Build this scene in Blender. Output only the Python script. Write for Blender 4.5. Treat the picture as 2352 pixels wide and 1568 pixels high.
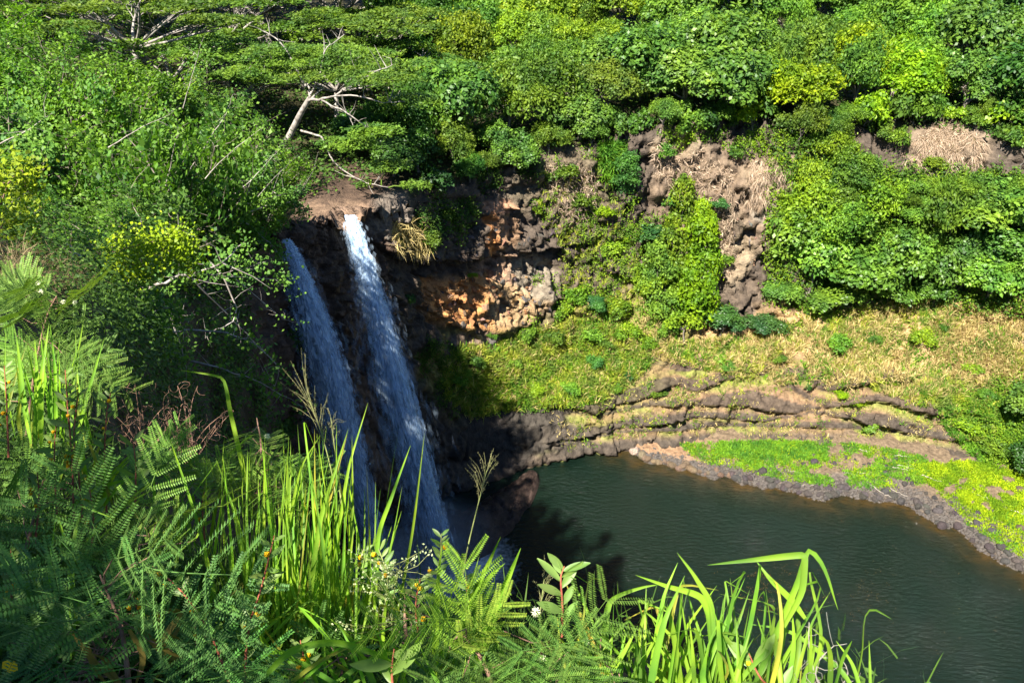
import bpy, math, random
import numpy as np
from mathutils import Vector, Matrix
from mathutils.bvhtree import BVHTree

random.seed(7)
RNG = np.random.default_rng(11)
for _o in list(bpy.data.objects):
    bpy.data.objects.remove(_o)
SC = bpy.context.scene
COL = SC.collection

# ------------------------------------------------------------------ camera
ZC = 48.0                      # camera height above the pool, metres
PITCH = math.radians(30.0)     # looking down
UW, VH, FP = 2352.0, 1568.0, 1801.7   # photo measured on a 2352 x 1568 grid
cam = bpy.data.cameras.new('camera')
cam_o = bpy.data.objects.new('camera', cam)
COL.objects.link(cam_o)
cam_o.location = (0, 0, ZC)
cam_o.rotation_euler = (math.pi / 2 - PITCH, 0, 0)
cam.sensor_width = 36.0
cam.lens = 36.0 * FP / UW
cam.clip_start = 0.05
cam.clip_end = 2000
SC.camera = cam_o

# ------------------------------------------------------------------ sky, sun, exposure
SUN_EL = math.radians(50)
SUN_AZ = (-0.50, -0.866)        # horizontal direction towards the sun
sdir = Vector((SUN_AZ[0] * math.cos(SUN_EL), SUN_AZ[1] * math.cos(SUN_EL), math.sin(SUN_EL))).normalized()
W = bpy.data.worlds.new('World')
SC.world = W
W.use_nodes = True
wn = W.node_tree.nodes
sky = wn.new('ShaderNodeTexSky')
sky.sky_type = 'NISHITA'
sky.sun_disc = False
sky.sun_elevation = SUN_EL
sky.sun_rotation = math.atan2(SUN_AZ[0], SUN_AZ[1])
sky.altitude = 200
sky.air_density = 1.0
sky.dust_density = 0.0
sky.ozone_density = 6.0
W.node_tree.links.new(sky.outputs[0], wn['Background'].inputs[0])
wn['Background'].inputs[1].default_value = 0.052
sun = bpy.data.lights.new('sun', 'SUN')
sun.energy = 5.0
sun.angle = math.radians(0.53)
sun.color = (1.0, 0.94, 0.84)
sun_o = bpy.data.objects.new('sun', sun)
COL.objects.link(sun_o)
sun_o.location = (0, 0, 120)
sun_o.rotation_euler = sdir.to_track_quat('Z', 'Y').to_euler()
SC.view_settings.view_transform = 'Standard'
SC.view_settings.look = 'None'
SC.view_settings.gamma = 1.0
SC.view_settings.use_curve_mapping = False
SC.view_settings.exposure = 1.85
SC.render.engine = 'CYCLES'
SC.cycles.max_bounces = 5
SC.cycles.diffuse_bounces = 2
SC.cycles.glossy_bounces = 2
SC.cycles.transmission_bounces = 3
SC.cycles.transparent_max_bounces = 40

# ------------------------------------------------------------------ pixel <-> world
CP, SP = math.cos(PITCH), math.sin(PITCH)
FWD = np.array([0, CP, -SP]); UPV = np.array([0, SP, CP]); RGT = np.array([1.0, 0, 0])
EYE = np.array([0, 0, ZC])

def ray(u, v):
    d = FWD + RGT * ((u - UW / 2) / FP) - UPV * ((v - VH / 2) / FP)
    return d
def atY(u, v, Y):                     # point on the pixel's ray, Y metres ahead
    d = ray(u, v); return EYE + d * (Y / d[1])
def atZ(u, v, z=0.0):                 # point on the pixel's ray at height z
    d = ray(u, v); return EYE + d * ((z - ZC) / d[2])
def atD(u, v, t):                     # point at depth t along the viewing axis
    return EYE + ray(u, v) * t
def proj(P):
    Q = np.asarray(P) - EYE
    dep = Q @ FWD
    dep = np.where(np.abs(dep) < 1e-3, 1e-3, dep)
    return UW / 2 + (Q @ RGT) / dep * FP, VH / 2 - (Q @ UPV) / dep * FP, dep

# ------------------------------------------------------------------ noise (numpy)
def _h(ix, iy, iz, s):
    n = (ix.astype(np.int64) * 374761393 + iy.astype(np.int64) * 668265263 + iz.astype(np.int64) * 2147483647 + s * 974634777) & 0xffffffff
    n = ((n ^ (n >> 13)) * 1274126177) & 0xffffffff
    n = (n ^ (n >> 16)) & 0xffffffff
    return n.astype(np.float64) / 4294967295.0
def vnoise(P, sc, s=0):
    P = np.asarray(P, float) / sc
    i = np.floor(P).astype(np.int64); f = P - i
    f = f * f * (3 - 2 * f)
    r = 0
    for dx in (0, 1):
        for dy in (0, 1):
            for dz in (0, 1):
                w = (f[:, 0] if dx else 1 - f[:, 0]) * (f[:, 1] if dy else 1 - f[:, 1]) * (f[:, 2] if dz else 1 - f[:, 2])
                r = r + w * _h(i[:, 0] + dx, i[:, 1] + dy, i[:, 2] + dz, s)
    return r
def fbm(P, sc, s=0, o=4):
    a, t, r = 1.0, 0.0, 0
    for k in range(o):
        r = r + a * vnoise(P, sc / 2 ** k, s + k * 17); t += a; a *= 0.5
    return r / t
def worley(P, sc, s=0):
    P = np.asarray(P, float) / sc
    i = np.floor(P).astype(np.int64)
    f1 = np.full(len(P), 9.0); f2 = np.full(len(P), 9.0); cid = np.zeros(len(P)); cc = np.zeros((len(P), 3))
    for dx in (-1, 0, 1):
        for dy in (-1, 0, 1):
            for dz in (-1, 0, 1):
                c = i + np.array([dx, dy, dz])
                q = np.stack([c[:, 0] + _h(c[:, 0], c[:, 1], c[:, 2], s), c[:, 1] + _h(c[:, 0], c[:, 1], c[:, 2], s + 5), c[:, 2] + _h(c[:, 0], c[:, 1], c[:, 2], s + 9)], 1)
                d = np.linalg.norm(P - q, axis=1)
                m = d < f1
                f2 = np.where(m, f1, np.minimum(f2, d))
                cid = np.where(m, _h(c[:, 0], c[:, 1], c[:, 2], s + 31), cid)
                cc = np.where(m[:, None], q, cc)
                f1 = np.where(m, d, f1)
    return f1, f2, cid, cc * sc

def facets(P, sc, s, tilt):
    """angular broken blocks: every cell is a tilted plane at its own height"""
    f1, f2, cid, cc = worley(P, sc, s)
    k = np.floor(cid * 99991).astype(np.int64)
    tv = np.stack([_h(k, k * 0, k * 0, s + 3), _h(k, k * 0 + 1, k * 0, s + 4), _h(k, k * 0, k * 0 + 2, s + 6)], 1) - 0.5
    return cid - 0.5, np.sum((P - cc) * tv, 1) * 2 * tilt, np.clip((f2 - f1) / 0.14, 0, 1)
# ------------------------------------------------------------------ object helpers
def tag(o, label=None, cat=None, group=None, kind=None):
    if label: o['label'] = label
    if cat: o['category'] = cat
    if group: o['group'] = group
    if kind: o['kind'] = kind
    return o
def make_mesh(name, V, F, mats, col=None, smooth=False, mi=None):
    """V (n,3); F (m,k) array or list of such arrays; col per vertex rgb"""
    me = bpy.data.meshes.new(name)
    V = np.asarray(V, np.float32)
    Fs = F if isinstance(F, list) else [F]
    Fs = [np.asarray(f, np.int32) for f in Fs if len(f)]
    me.vertices.add(len(V)); me.vertices.foreach_set('co', V.ravel())
    nl = sum(f.size for f in Fs); npoly = sum(len(f) for f in Fs)
    me.loops.add(nl); me.polygons.add(npoly)
    me.loops.foreach_set('vertex_index', np.concatenate([f.ravel() for f in Fs]))
    tot = np.concatenate([np.full(len(f), f.shape[1], np.int32) for f in Fs])
    st = np.concatenate([[0], np.cumsum(tot)[:-1]]).astype(np.int32)
    me.polygons.foreach_set('loop_start', st)
    me.polygons.foreach_set('loop_total', tot)
    if mi is not None: me.polygons.foreach_set('material_index', np.asarray(mi, np.int32))
    if smooth: me.polygons.foreach_set('use_smooth', np.ones(npoly, bool))
    for m in (mats if isinstance(mats, (list, tuple)) else [mats]):
        if m: me.materials.append(m)
    if col is not None:
        a = me.color_attributes.new('Col', 'FLOAT_COLOR', 'POINT')
        c = np.ones((len(V), 4), np.float32); c[:, :np.shape(col)[1]] = col
        a.data.foreach_set('color', c.ravel())
    me.update(calc_edges=True)
    return me
def link(name, me, parent=None, loc=None, rot=None, scale=None, color=None):
    o = bpy.data.objects.new(name, me)
    COL.objects.link(o)
    if parent is not None: o.parent = parent
    if loc is not None: o.location = loc
    if rot is not None: o.rotation_euler = rot
    if scale is not None: o.scale = scale if hasattr(scale, '__len__') else (scale,) * 3
    if color is not None: o.color = (color[0], color[1], color[2], 1)
    return o
def empty(name, loc=(0, 0, 0), rz=0.0, scale=1.0):
    o = bpy.data.objects.new(name, None); COL.objects.link(o)
    o.location = loc; o.rotation_euler = (0, 0, rz); o.scale = (scale,) * 3
    o.empty_display_size = 0.1
    return o
class Bag:                              # collects vertices and faces into one mesh
    def __init__(s): s.V = []; s.Q = []; s.T = []; s.n = 0
    def add(s, V, Q=None, T=None):
        V = np.asarray(V, float).reshape(-1, 3)
        if Q is not None and len(Q): s.Q.append(np.asarray(Q, np.int64) + s.n)
        if T is not None and len(T): s.T.append(np.asarray(T, np.int64) + s.n)
        s.V.append(V); s.n += len(V)
    def mesh(s, name, mats, smooth=False):
        F = []
        if s.Q: F.append(np.concatenate(s.Q))
        if s.T: F.append(np.concatenate(s.T))
        return make_mesh(name, np.concatenate(s.V), F, mats, smooth=smooth)
def unit(a):
    a = np.asarray(a, float)
    return a / np.maximum(np.linalg.norm(a, axis=-1, keepdims=True), 1e-9)
def tube(bag, pts, rad, k=5):
    """tapered tube through pts"""
    pts = np.asarray(pts, float); n = len(pts)
    rad = np.broadcast_to(np.asarray(rad, float), (n,))
    tg = unit(np.gradient(pts, axis=0))
    ref = np.array([0.31, 0.17, 0.93]) if abs(tg[0][2]) < 0.9 else np.array([1.0, 0.1, 0])
    a = unit(np.cross(tg, ref)); b = np.cross(tg, a)
    an = np.linspace(0, 2 * np.pi, k, endpoint=False)
    V = pts[:, None] + rad[:, None, None] * (a[:, None] * np.cos(an)[None, :, None] + b[:, None] * np.sin(an)[None, :, None])
    Q = []
    for i in range(n - 1):
        for j in range(k):
            Q.append((i * k + j, i * k + (j + 1) % k, (i + 1) * k + (j + 1) % k, (i + 1) * k + j))
    bag.add(V.reshape(-1, 3), Q)
    bag.add([pts[-1] + tg[-1] * rad[-1]] + list(V[-1]), T=[(0, 1 + j, 1 + (j + 1) % k) for j in range(k)])
def leaves(bag, C, N, L, Wd, D=None, rng=RNG):
    """rhombic leaves: centres C, normals N, lengths L, widths Wd, directions D"""
    C = np.asarray(C, float); n = len(C)
    if n == 0: return
    N = unit(N)
    if D is None: D = rng.normal(size=(n, 3))
    D = unit(D - N * np.sum(D * N, 1, keepdims=True))
    S = np.cross(N, D)
    L = np.broadcast_to(L, (n,))[:, None]; Wd = np.broadcast_to(Wd, (n,))[:, None]
    V = np.stack([C - D * L * .5, C + S * Wd * .5 - D * L * .08, C + D * L * .5 - N * L * .06, C - S * Wd * .5 - D * L * .08], 1)
    bag.add(V.reshape(-1, 3), np.arange(4 * n).reshape(n, 4))

# ------------------------------------------------------------------ materials
def new_mat(name):
    m = bpy.data.materials.new(name); m.use_nodes = True
    nt = m.node_tree; nt.nodes.clear()
    out = nt.nodes.new('ShaderNodeOutputMaterial')
    return m, nt, out
def N_(nt, t, **kw):
    n = nt.nodes.new(t)
    for k, v in kw.items():
        if k.startswith('i_'):
            key = k[2:].replace('_', ' ')
            n.inputs[key].default_value = v
        else: setattr(n, k, v)
    return n
def foliage(name, c1, c2, trans=0.3, rough=0.5, spec=0.25, tint=True, patch=0.0):
    """leaf material: colour varies per leaf and per plant, some light passes through"""
    m, nt, out = new_mat(name); L = nt.links.new
    geo = N_(nt, 'ShaderNodeNewGeometry')
    mix = N_(nt, 'ShaderNodeMix', data_type='RGBA')
    mix.inputs[6].default_value = (*c1, 1); mix.inputs[7].default_value = (*c2, 1)
    L(geo.outputs['Random Per Island'], mix.inputs[0])
    colr = mix.outputs[2]
    if patch:
        nz = N_(nt, 'ShaderNodeTexNoise'); nz.inputs['Scale'].default_value = patch; nz.inputs['Detail'].default_value = 1.0
        L(geo.outputs['Position'], nz.inputs['Vector'])
        mr = N_(nt, 'ShaderNodeMapRange', clamp=True); mr.inputs[1].default_value = 0.35; mr.inputs[2].default_value = 0.65; L(nz.outputs[0], mr.inputs[0])
        pm = N_(nt, 'ShaderNodeMix', data_type='RGBA'); pm.inputs[6].default_value = (0.6, 0.74, 0.9, 1); pm.inputs[7].default_value = (1.28, 1.2, 0.85, 1); L(mr.outputs[0], pm.inputs[0])
        pu = N_(nt, 'ShaderNodeMix', data_type='RGBA', blend_type='MULTIPLY'); pu.inputs[0].default_value = 1
        L(colr, pu.inputs[6]); L(pm.outputs[2], pu.inputs[7]); colr = pu.outputs[2]
    if tint:
        oi = N_(nt, 'ShaderNodeObjectInfo')
        mu = N_(nt, 'ShaderNodeMix', data_type='RGBA', blend_type='MULTIPLY')
        mu.inputs[0].default_value = 1
        L(colr, mu.inputs[6]); L(oi.outputs['Color'], mu.inputs[7]); colr = mu.outputs[2]
    pb = N_(nt, 'ShaderNodeBsdfPrincipled'); L(colr, pb.inputs['Base Color'])
    pb.inputs['Roughness'].default_value = rough
    pb.inputs['Specular IOR Level'].default_value = spec
    tr = N_(nt, 'ShaderNodeBsdfTranslucent')
    br = N_(nt, 'ShaderNodeMix', data_type='RGBA', blend_type='MULTIPLY'); br.inputs[0].default_value = 1
    L(colr, br.inputs[6]); br.inputs[7].default_value = (1.5, 1.7, 0.5, 1)
    L(br.outputs[2], tr.inputs[0])
    ms = N_(nt, 'ShaderNodeMixShader'); ms.inputs[0].default_value = trans
    L(pb.outputs[0], ms.inputs[1]); L(tr.outputs[0], ms.inputs[2]); L(ms.outputs[0], out.inputs[0])
    return m
def bark(name, c1, c2, sc=6.0, rough=0.85):
    m, nt, out = new_mat(name); L = nt.links.new
    tc = N_(nt, 'ShaderNodeTexCoord')
    no = N_(nt, 'ShaderNodeTexNoise'); no.inputs['Scale'].default_value = sc; no.inputs['Detail'].default_value = 5
    L(tc.outputs['Object'], no.inputs['Vector'])
    rp = N_(nt, 'ShaderNodeValToRGB')
    rp.color_ramp.elements[0].position = 0.35; rp.color_ramp.elements[1].position = 0.65
    rp.color_ramp.elements[0].color = (*c1, 1); rp.color_ramp.elements[1].color = (*c2, 1)
    L(no.outputs[0], rp.inputs[0])
    pb = N_(nt, 'ShaderNodeBsdfPrincipled'); pb.inputs['Roughness'].default_value = rough
    pb.inputs['Specular IOR Level'].default_value = 0.2
    bp = N_(nt, 'ShaderNodeBump'); bp.inputs['Strength'].default_value = 0.4
    L(no.outputs[0], bp.inputs['Height']); L(bp.outputs[0], pb.inputs['Normal'])
    L(rp.outputs[0], pb.inputs['Base Color']); L(pb.outputs[0], out.inputs[0])
    return m
def rockmat(name, use_attr=True, base=(0.07, 0.06, 0.055), sc=1.0, bump=0.6):
    """rock or soil: vertex colour (or object colour) with grain, stains and fine relief"""
    m, nt, out = new_mat(name); L = nt.links.new
    tc = N_(nt, 'ShaderNodeTexCoord')
    no = N_(nt, 'ShaderNodeTexNoise'); no.inputs['Scale'].default_value = 1.7 * sc; no.inputs['Detail'].default_value = 4; no.inputs['Roughness'].default_value = 0.65
    n2 = N_(nt, 'ShaderNodeTexNoise'); n2.inputs['Scale'].default_value = 7 * sc; n2.inputs['Detail'].default_value = 2
    for x in (no, n2): L(tc.outputs['Object'], x.inputs['Vector'])
    if use_attr:
        at = N_(nt, 'ShaderNodeVertexColor', layer_name='Col'); c0 = at.outputs[0]
    else:
        oi = N_(nt, 'ShaderNodeObjectInfo'); c0 = oi.outputs['Color']
    rp = N_(nt, 'ShaderNodeValToRGB')
    rp.color_ramp.elements[0].position = 0.3; rp.color_ramp.elements[1].position = 0.72
    rp.color_ramp.elements[0].color = (0.45, 0.42, 0.42, 1); rp.color_ramp.elements[1].color = (1.5, 1.45, 1.4, 1)
    L(no.outputs[0], rp.inputs[0])
    mu = N_(nt, 'ShaderNodeMix', data_type='RGBA', blend_type='MULTIPLY'); mu.inputs[0].default_value = 1
    L(c0, mu.inputs[6]); L(rp.outputs[0], mu.inputs[7])
    pb = N_(nt, 'ShaderNodeBsdfPrincipled'); pb.inputs['Roughness'].default_value = 0.8
    pb.inputs['Specular IOR Level'].default_value = 0.25
    L(mu.outputs[2], pb.inputs['Base Color'])
    b1 = N_(nt, 'ShaderNodeBump'); b1.inputs['Strength'].default_value = bump; b1.inputs['Distance'].default_value = 0.25
    L(n2.outputs[0], b1.inputs['Height']); L(b1.outputs[0], pb.inputs['Normal'])
    L(pb.outputs[0], out.inputs[0])
    return m

# ------------------------------------------------------------------ the gorge: one curtain of rock and slope round the pool
# stations run from behind the camera (right), along the left wall, past the falls and along the far wall;
# each is a profile of ten rows from the pool bed up to the forest floor beyond the rim
ST = []
def near(rim, base, back, back2, back3):
    rim, base = np.array(rim, float), np.array(base, float)
    rows = [np.array([base[0], base[1], -1.5]), np.array([base[0], base[1], 0.5])]
    for f in (0.17, 0.34, 0.5, 0.67, 0.84, 1.0):
        q = base * (1 - f ** 0.8) + rim * f ** 0.8
        q[2] = base[2] * (1 - f) + rim[2] * f
        rows.append(q)
    rows += [np.array(back, float), np.array(back2, float), np.array(back3, float)]
    ST.append(rows)
near((40, -6, 46), (40, 14, 0), (40, -10, 46.4), (40, -20, 47), (40, -60, 52))
near((14, -3, 46), (18, 17, 0), (14, -6, 46.4), (14, -16, 47), (14, -50, 52))
near((5, -0.4, 45.7), (10, 19, 0), (5, -2, 46.2), (5, -12, 47), (5, -40, 52))
near((2.2, 0.7, 45.7), (6, 20, 0), (2, -0.6, 46.3), (2, -8, 47), (2, -40, 52))
near((0.95, 1.6, 45.75), (4, 21, 0), (0.8, 0.2, 46.35), (0.5, -5, 47), (0, -40, 52))
near((0.0, 2.1, 45.35), (2, 22, 0), (0.0, 0.5, 46.35), (-1, -4, 47), (-4, -40, 52))
near((-1.1, 2.6, 45.1), (-1, 23, 0), (-1.0, 0.9, 46.25), (-3, -3, 47.1), (-12, -40, 52))
near((-2.3, 3.3, 44.9), (-4, 24, 0), (-2.2, 1.3, 46.2), (-6, -2, 47.3), (-24, -40, 52))
near((-4.6, 6.2, 44.7), (-6, 25, 0), (-5, 3, 46.2), (-10, 0, 47.6), (-40, -30, 52))
near((-8, 13, 41.7), (-8, 27, 0), (-11, 11, 43.5), (-17, 8, 46), (-50, -6, 52))
near((-11, 20, 37), (-9.5, 30, 0), (-15, 19, 39.5), (-22, 17, 43), (-60, 10, 50))
near((-13, 28, 33), (-11, 33, 0), (-17.5, 28, 35.5), (-26, 28, 39), (-70, 24, 47))
near((-15, 36, 29.5), (-12.5, 38, 0), (-20, 37, 31.5), (-30, 38, 35), (-78, 38, 45))

def far(*rows):
    """rows given as photo pixels with a distance ahead; the first is the foot, at water level"""
    r = []
    for k, (u, v, Y) in enumerate(rows):
        r.append(atZ(u, v, 0.0) if k == 0 else atY(u, v, Y))
    b = r[0].copy(); b[2] = -1.5
    ST.append([b] + r)
#    foot            ledge             ledge top         slope             slope top         crag              rim               behind            forest            far forest
far((704, 1373, 0), (690, 1270, 43), (660, 1080, 43), (630, 930, 43), (604, 800, 43), (582, 700, 43), (560, 600, 43), (540, 560, 46), (200, 250, 56), (-160, 40, 95))
far((761, 1302, 0), (748, 1190, 46.8), (720, 1010, 47.2), (694, 860, 47.6), (674, 740, 48), (656, 640, 48), (640, 545, 48), (640, 500, 53), (400, 174, 82), (200, -40, 120))
far((828, 1240, 0), (815, 1130, 49.3), (790, 960, 49.8), (768, 820, 50), (750, 690, 50.3), (738, 590, 50.6), (728, 508, 50.5), (740, 420, 59), (640, 174, 88), (560, -60, 128))
far((876, 1180, 0), (864, 1080, 52), (848, 930, 52.3), (832, 800, 52.5), (818, 680, 52.6), (808, 575, 52.8), (800, 490, 52.5), (800, 410, 62), (740, 174, 90), (700, -60, 130))
far((930, 1150, 0), (925, 1060, 54), (915, 920, 54.4), (905, 800, 54.8), (896, 680, 55), (888, 570, 55.3), (882, 468, 55.3), (880, 395, 64), (830, 174, 91), (800, -60, 130))
far((1010, 1130, 0), (1005, 1060, 56), (995, 950, 56.6), (988, 850, 57.6), (975, 720, 58.6), (970, 600, 58.2), (965, 450, 59), (965, 380, 66), (940, 174, 92), (920, -60, 130))
far((1120, 1100, 0), (1118, 1050, 58.6), (1110, 970, 59.5), (1105, 850, 61.5), (1098, 730, 63.3), (1092, 600, 63.5), (1085, 440, 64.8), (1080, 340, 71), (1060, 174, 93), (1050, -60, 130))
far((1245, 1057, 0), (1245, 1010, 60.8), (1240, 940, 62.0), (1235, 850, 64.3), (1225, 730, 66.6), (1220, 590, 67.6), (1210, 400, 69.5), (1205, 310, 74), (1190, 174, 94), (1180, -60, 130))
far((1380, 1030, 0), (1380, 985, 62.7), (1380, 920, 63.8), (1378, 840, 65.8), (1372, 740, 68.3), (1366, 580, 70.8), (1360, 350, 73), (1356, 270, 77), (1345, 164, 95), (1340, -60, 130))
far((1500, 1015, 0), (1500, 965, 63.9), (1500, 900, 65.2), (1500, 830, 66.9), (1500, 770, 68.7), (1500, 560, 72), (1500, 310, 75), (1500, 240, 79), (1500, 154, 96), (1500, -60, 130))
far((1700, 1016, 0), (1700, 970, 63.9), (1700, 905, 65.2), (1700, 830, 67.1), (1700, 755, 69.3), (1700, 560, 72.6), (1700, 300, 76), (1700, 220, 80), (1700, 144, 96), (1700, -60, 130))
far((1900, 1024, 0), (1900, 976, 63.4), (1900, 905, 64.8), (1900, 815, 67.1), (1900, 725, 69.8), (1905, 560, 72), (1910, 310, 75), (1910, 220, 80), (1920, 144, 96), (1930, -60, 130))
far((2080, 1040, 0), (2080, 990, 62.3), (2080, 915, 63.8), (2085, 810, 66.6), (2090, 705, 69.2), (2095, 560, 71), (2110, 370, 73), (2120, 250, 78), (2140, 144, 94), (2160, -60, 128))
far((2240, 1066, 0), (2240, 1015, 60.4), (2245, 930, 62.0), (2250, 820, 64.6), (2255, 710, 67), (2265, 560, 69), (2280, 360, 71), (2300, 240, 76), (2330, 144, 92), (2360, -60, 126))
far((2400, 1120, 0), (2400, 1060, 56.8), (2405, 960, 58.6), (2410, 840, 61), (2420, 710, 63.5), (2430, 560, 66), (2450, 380, 68), (2480, 240, 73), (2520, 144, 89), (2570, -60, 122))
far((2640, 1210, 0), (2640, 1140, 50.8), (2650, 1020, 52.6), (2660, 880, 55), (2680, 730, 58), (2700, 570, 60), (2720, 390, 63), (2760, 250, 68), (2820, 144, 84), (2900, -60, 116))
far((3000, 1420, 0), (3000, 1320, 40.5), (3010, 1160, 43), (3030, 980, 46), (3060, 780, 49), (3100, 580, 52), (3140, 400, 55), (3200, 250, 60), (3300, 144, 76), (3420, -60, 104))

ST = np.array(ST)                                    # (ns, 10, 3)

def smooth_path(P, par, tq):
    """monotone-limited cubic through P (n,...) at parameters par, sampled at tq"""
    P = np.asarray(P); n = len(P)
    d = (P[1:] - P[:-1]) / (par[1:] - par[:-1]).reshape(-1, *([1] * (P.ndim - 1)))
    m = np.zeros_like(P)
    m[1:-1] = np.where(d[1:] * d[:-1] > 0, 2 * d[1:] * d[:-1] / np.where(np.abs(d[1:] + d[:-1]) < 1e-9, 1, d[1:] + d[:-1]), 0)
    m[0], m[-1] = d[0], d[-1]
    k = np.clip(np.searchsorted(par, tq, side='right') - 1, 0, n - 2)
    h = (par[k + 1] - par[k]); t = (tq - par[k]) / h
    sh = (-1,) + (1,) * (P.ndim - 1)
    h = h.reshape(sh); t = t.reshape(sh)
    return (2 * t**3 - 3 * t**2 + 1) * P[k] + (t**3 - 2 * t**2 + t) * h * m[k] + (-2 * t**3 + 3 * t**2) * P[k + 1] + (t**3 - t**2) * h * m[k + 1]

seg = np.linalg.norm(ST[1:, 2:7] - ST[:-1, 2:7], axis=2).mean(1)
par = np.concatenate([[0], np.cumsum(seg)])
tq = [0.0]
for i, s in enumerate(seg):
    step = 1.2 if i < 2 else (0.35 if i < 12 else (0.17 if i < 26 else 0.5))
    k = max(2, int(s / step))
    tq += list(par[i] + s * np.arange(1, k + 1) / k)
tq = np.array(tq)
G = smooth_path(ST, par, tq)                         # (nc, 10, 3)
rp_, rows_n = [0.0], [2, 14, 18, 20, 26, 42, 56, 16, 16, 8]
rowpar = np.arange(ST.shape[1], dtype=float)
rq = [0.0]
for i, k in enumerate(rows_n[:ST.shape[1] - 1]):
    rq += list(i + np.arange(1, k + 1) / k)
rq = np.array(rq)
G = smooth_path(np.swapaxes(G, 0, 1), rowpar, rq)    # (nr, nc, 3)
G = np.swapaxes(G, 0, 1)                             # (nc, nr, 3)
nc, nr = G.shape[:2]
def grid_normals(G):
    n = np.cross(np.gradient(G, axis=0), np.gradient(G, axis=1))
    return unit(n)
NRM = grid_normals(G)
# make the normals look into the gorge
ctr = np.array([15, 45, 25.0])
NRM *= np.sign(np.sum(NRM * (ctr - G), axis=2, keepdims=True) + 1e-9) * 0 + 1
if np.sum(NRM[nc // 2, nr // 3] * (ctr - G[nc // 2, nr // 3])) < 0: NRM = -NRM
P0 = G.reshape(-1, 3); NV = NRM.reshape(-1, 3)
U0, V0, D0 = proj(P0)
colpar = np.repeat(tq, nr); rowp = np.tile(rq, nc) - 1
NEARP, FARP = par[12], par[14]
isfar = np.clip((colpar - NEARP) / (FARP - NEARP), 0, 1)     # 0 near banks, 1 falls and far wall
rnd = fbm(P0, 6, 3)
cliffy = np.clip((6.35 - rowp) / 0.3, 0, 1)                    # below the rim
# broad buttresses and hollows
disp = (fbm(P0, 14, 5, 3) - 0.5) * 3.2 * cliffy * isfar
nearcl = (1 - isfar) * np.clip((5.7 - rowp) / 0.6, 0, 1)
disp += (fbm(P0, 5, 8, 4) - 0.5) * 3.0 * nearcl
# fractured basalt: blocks stand proud by different amounts
PW = P0 * np.array([1, 1, 0.75]) + (np.stack([fbm(P0, 2, 21, 2), fbm(P0, 2, 22, 2), fbm(P0, 2, 23, 2)], 1) - 0.5) * 1.0
h1, t1, crack = facets(PW, 1.9, 4, 0.9)
h2, t2_, crack2 = facets(PW, 0.8, 14, 0.9)
h3, t3, _c3 = facets(PW, 0.42, 24, 0.9)
rocky = np.clip((rowp - 3.2) / 0.8, 0, 1) * np.clip((6.4 - rowp) / 0.25, 0, 1) * isfar
ledgemask0 = isfar * np.clip((U0 - 1100) / 120, 0, 1) * np.clip((9.0 - P0[:, 2]) / 2, 0, 1)
rocky = np.maximum(rocky, isfar * cliffy * np.clip((1120 - U0) / 120, 0, 1))
disp += rocky * (h1 * 0.55 + t1 * 0.55 + (crack - 1) * 0.22 + h2 * 0.5 + t2_ * 0.9 + (crack2 - 1) * 0.16 + h3 * 0.2 + t3 * 0.6)
disp += ledgemask0 * (h2 * 0.22 + t2_ * 0.5 + h1 * 0.4 + t1 * 0.3 + (crack - 1) * 0.16 + h3 * 0.12 + t3 * 0.45)
disp += (fbm(P0, 1.1, 40, 3) - 0.5) * 0.5 * cliffy
# lava ledges low on the far wall: every bed overhangs the soil lying on the one below
rough = (fbm(P0, 1.4, 66, 2) - 0.5) * 0.3
PXY = P0 * np.array([1, 1, 0.0])
zz = P0[:, 2] + rough
tops = [np.full(len(P0), -3.0)]
for k, (z0, amp) in enumerate(((0.2, 0.35), (1.5, 0.8), (2.4, 1.7), (3.6, 1.6), (4.6, 2.4), (5.8, 2.4), (6.9, 2.8))):
    tops.append(np.maximum(tops[-1] + 0.02, z0 + (fbm(PXY, 12 - k, 61 + k * 13, 3) - 0.5) * 2 * amp))
tops.append(np.full(len(P0), 40.0))
tops = np.array(tops)
kk = np.clip((zz[None] > tops).sum(0) - 1, 0, 7)
lo = np.take_along_axis(tops, kk[None], 0)[0]; hi = np.take_along_axis(tops, kk[None] + 1, 0)[0]
ss = np.clip((zz - lo) / np.maximum(hi - lo, 0.02), 0, 1)
thick = np.clip((hi - lo) / 1.3, 0, 1.3)
ledgemask = isfar * np.clip((U0 - 1180) / 120, 0, 1) * np.clip((8.0 - zz) / 1.6, 0, 1) * np.clip((2330 - U0) / 90, 0, 1)
along = np.clip(2.6 * (fbm(P0, 5, 90, 3) - 0.18), 0.1, 1.7)
saw = np.where(kk >= 7, 0, np.where(ss < 0.06, ss / 0.06, (1 - ss) ** 0.8)) * thick
disp += ledgemask * saw * 1.1 * along
# the deep crack under the dark basalt, right of the falls
vc = np.interp(U0, [860, 930, 1000, 1080, 1160, 1240, 1330, 1420], [560, 592, 612, 596, 592, 585, 560, 540]) + (fbm(P0, 3, 71, 2) - 0.5) * 30
dd = V0 - vc
cm = np.clip((U0 - 850) / 60, 0, 1) * np.clip((1400 - U0) / 80, 0, 1) * isfar * (rowp < 6.3)
disp += cm * np.where(dd > 0, -1.0 * np.clip(1 - dd / 110, 0, 1), 0.35 * np.clip(1 + dd / 60, 0, 1))
# second, smaller overhang under the orange rock
vc2 = np.interp(U0, [960, 1040, 1100, 1180, 1260], [700, 745, 770, 765, 720])
dd = V0 - vc2
cm2 = np.clip((U0 - 950) / 40, 0, 1) * np.clip((1260 - U0) / 50, 0, 1) * isfar
disp += cm2 * np.where(dd > 0, -0.5 * np.clip(1 - dd / 70, 0, 1), 0.15 * np.clip(1 + dd / 60, 0, 1))
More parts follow.
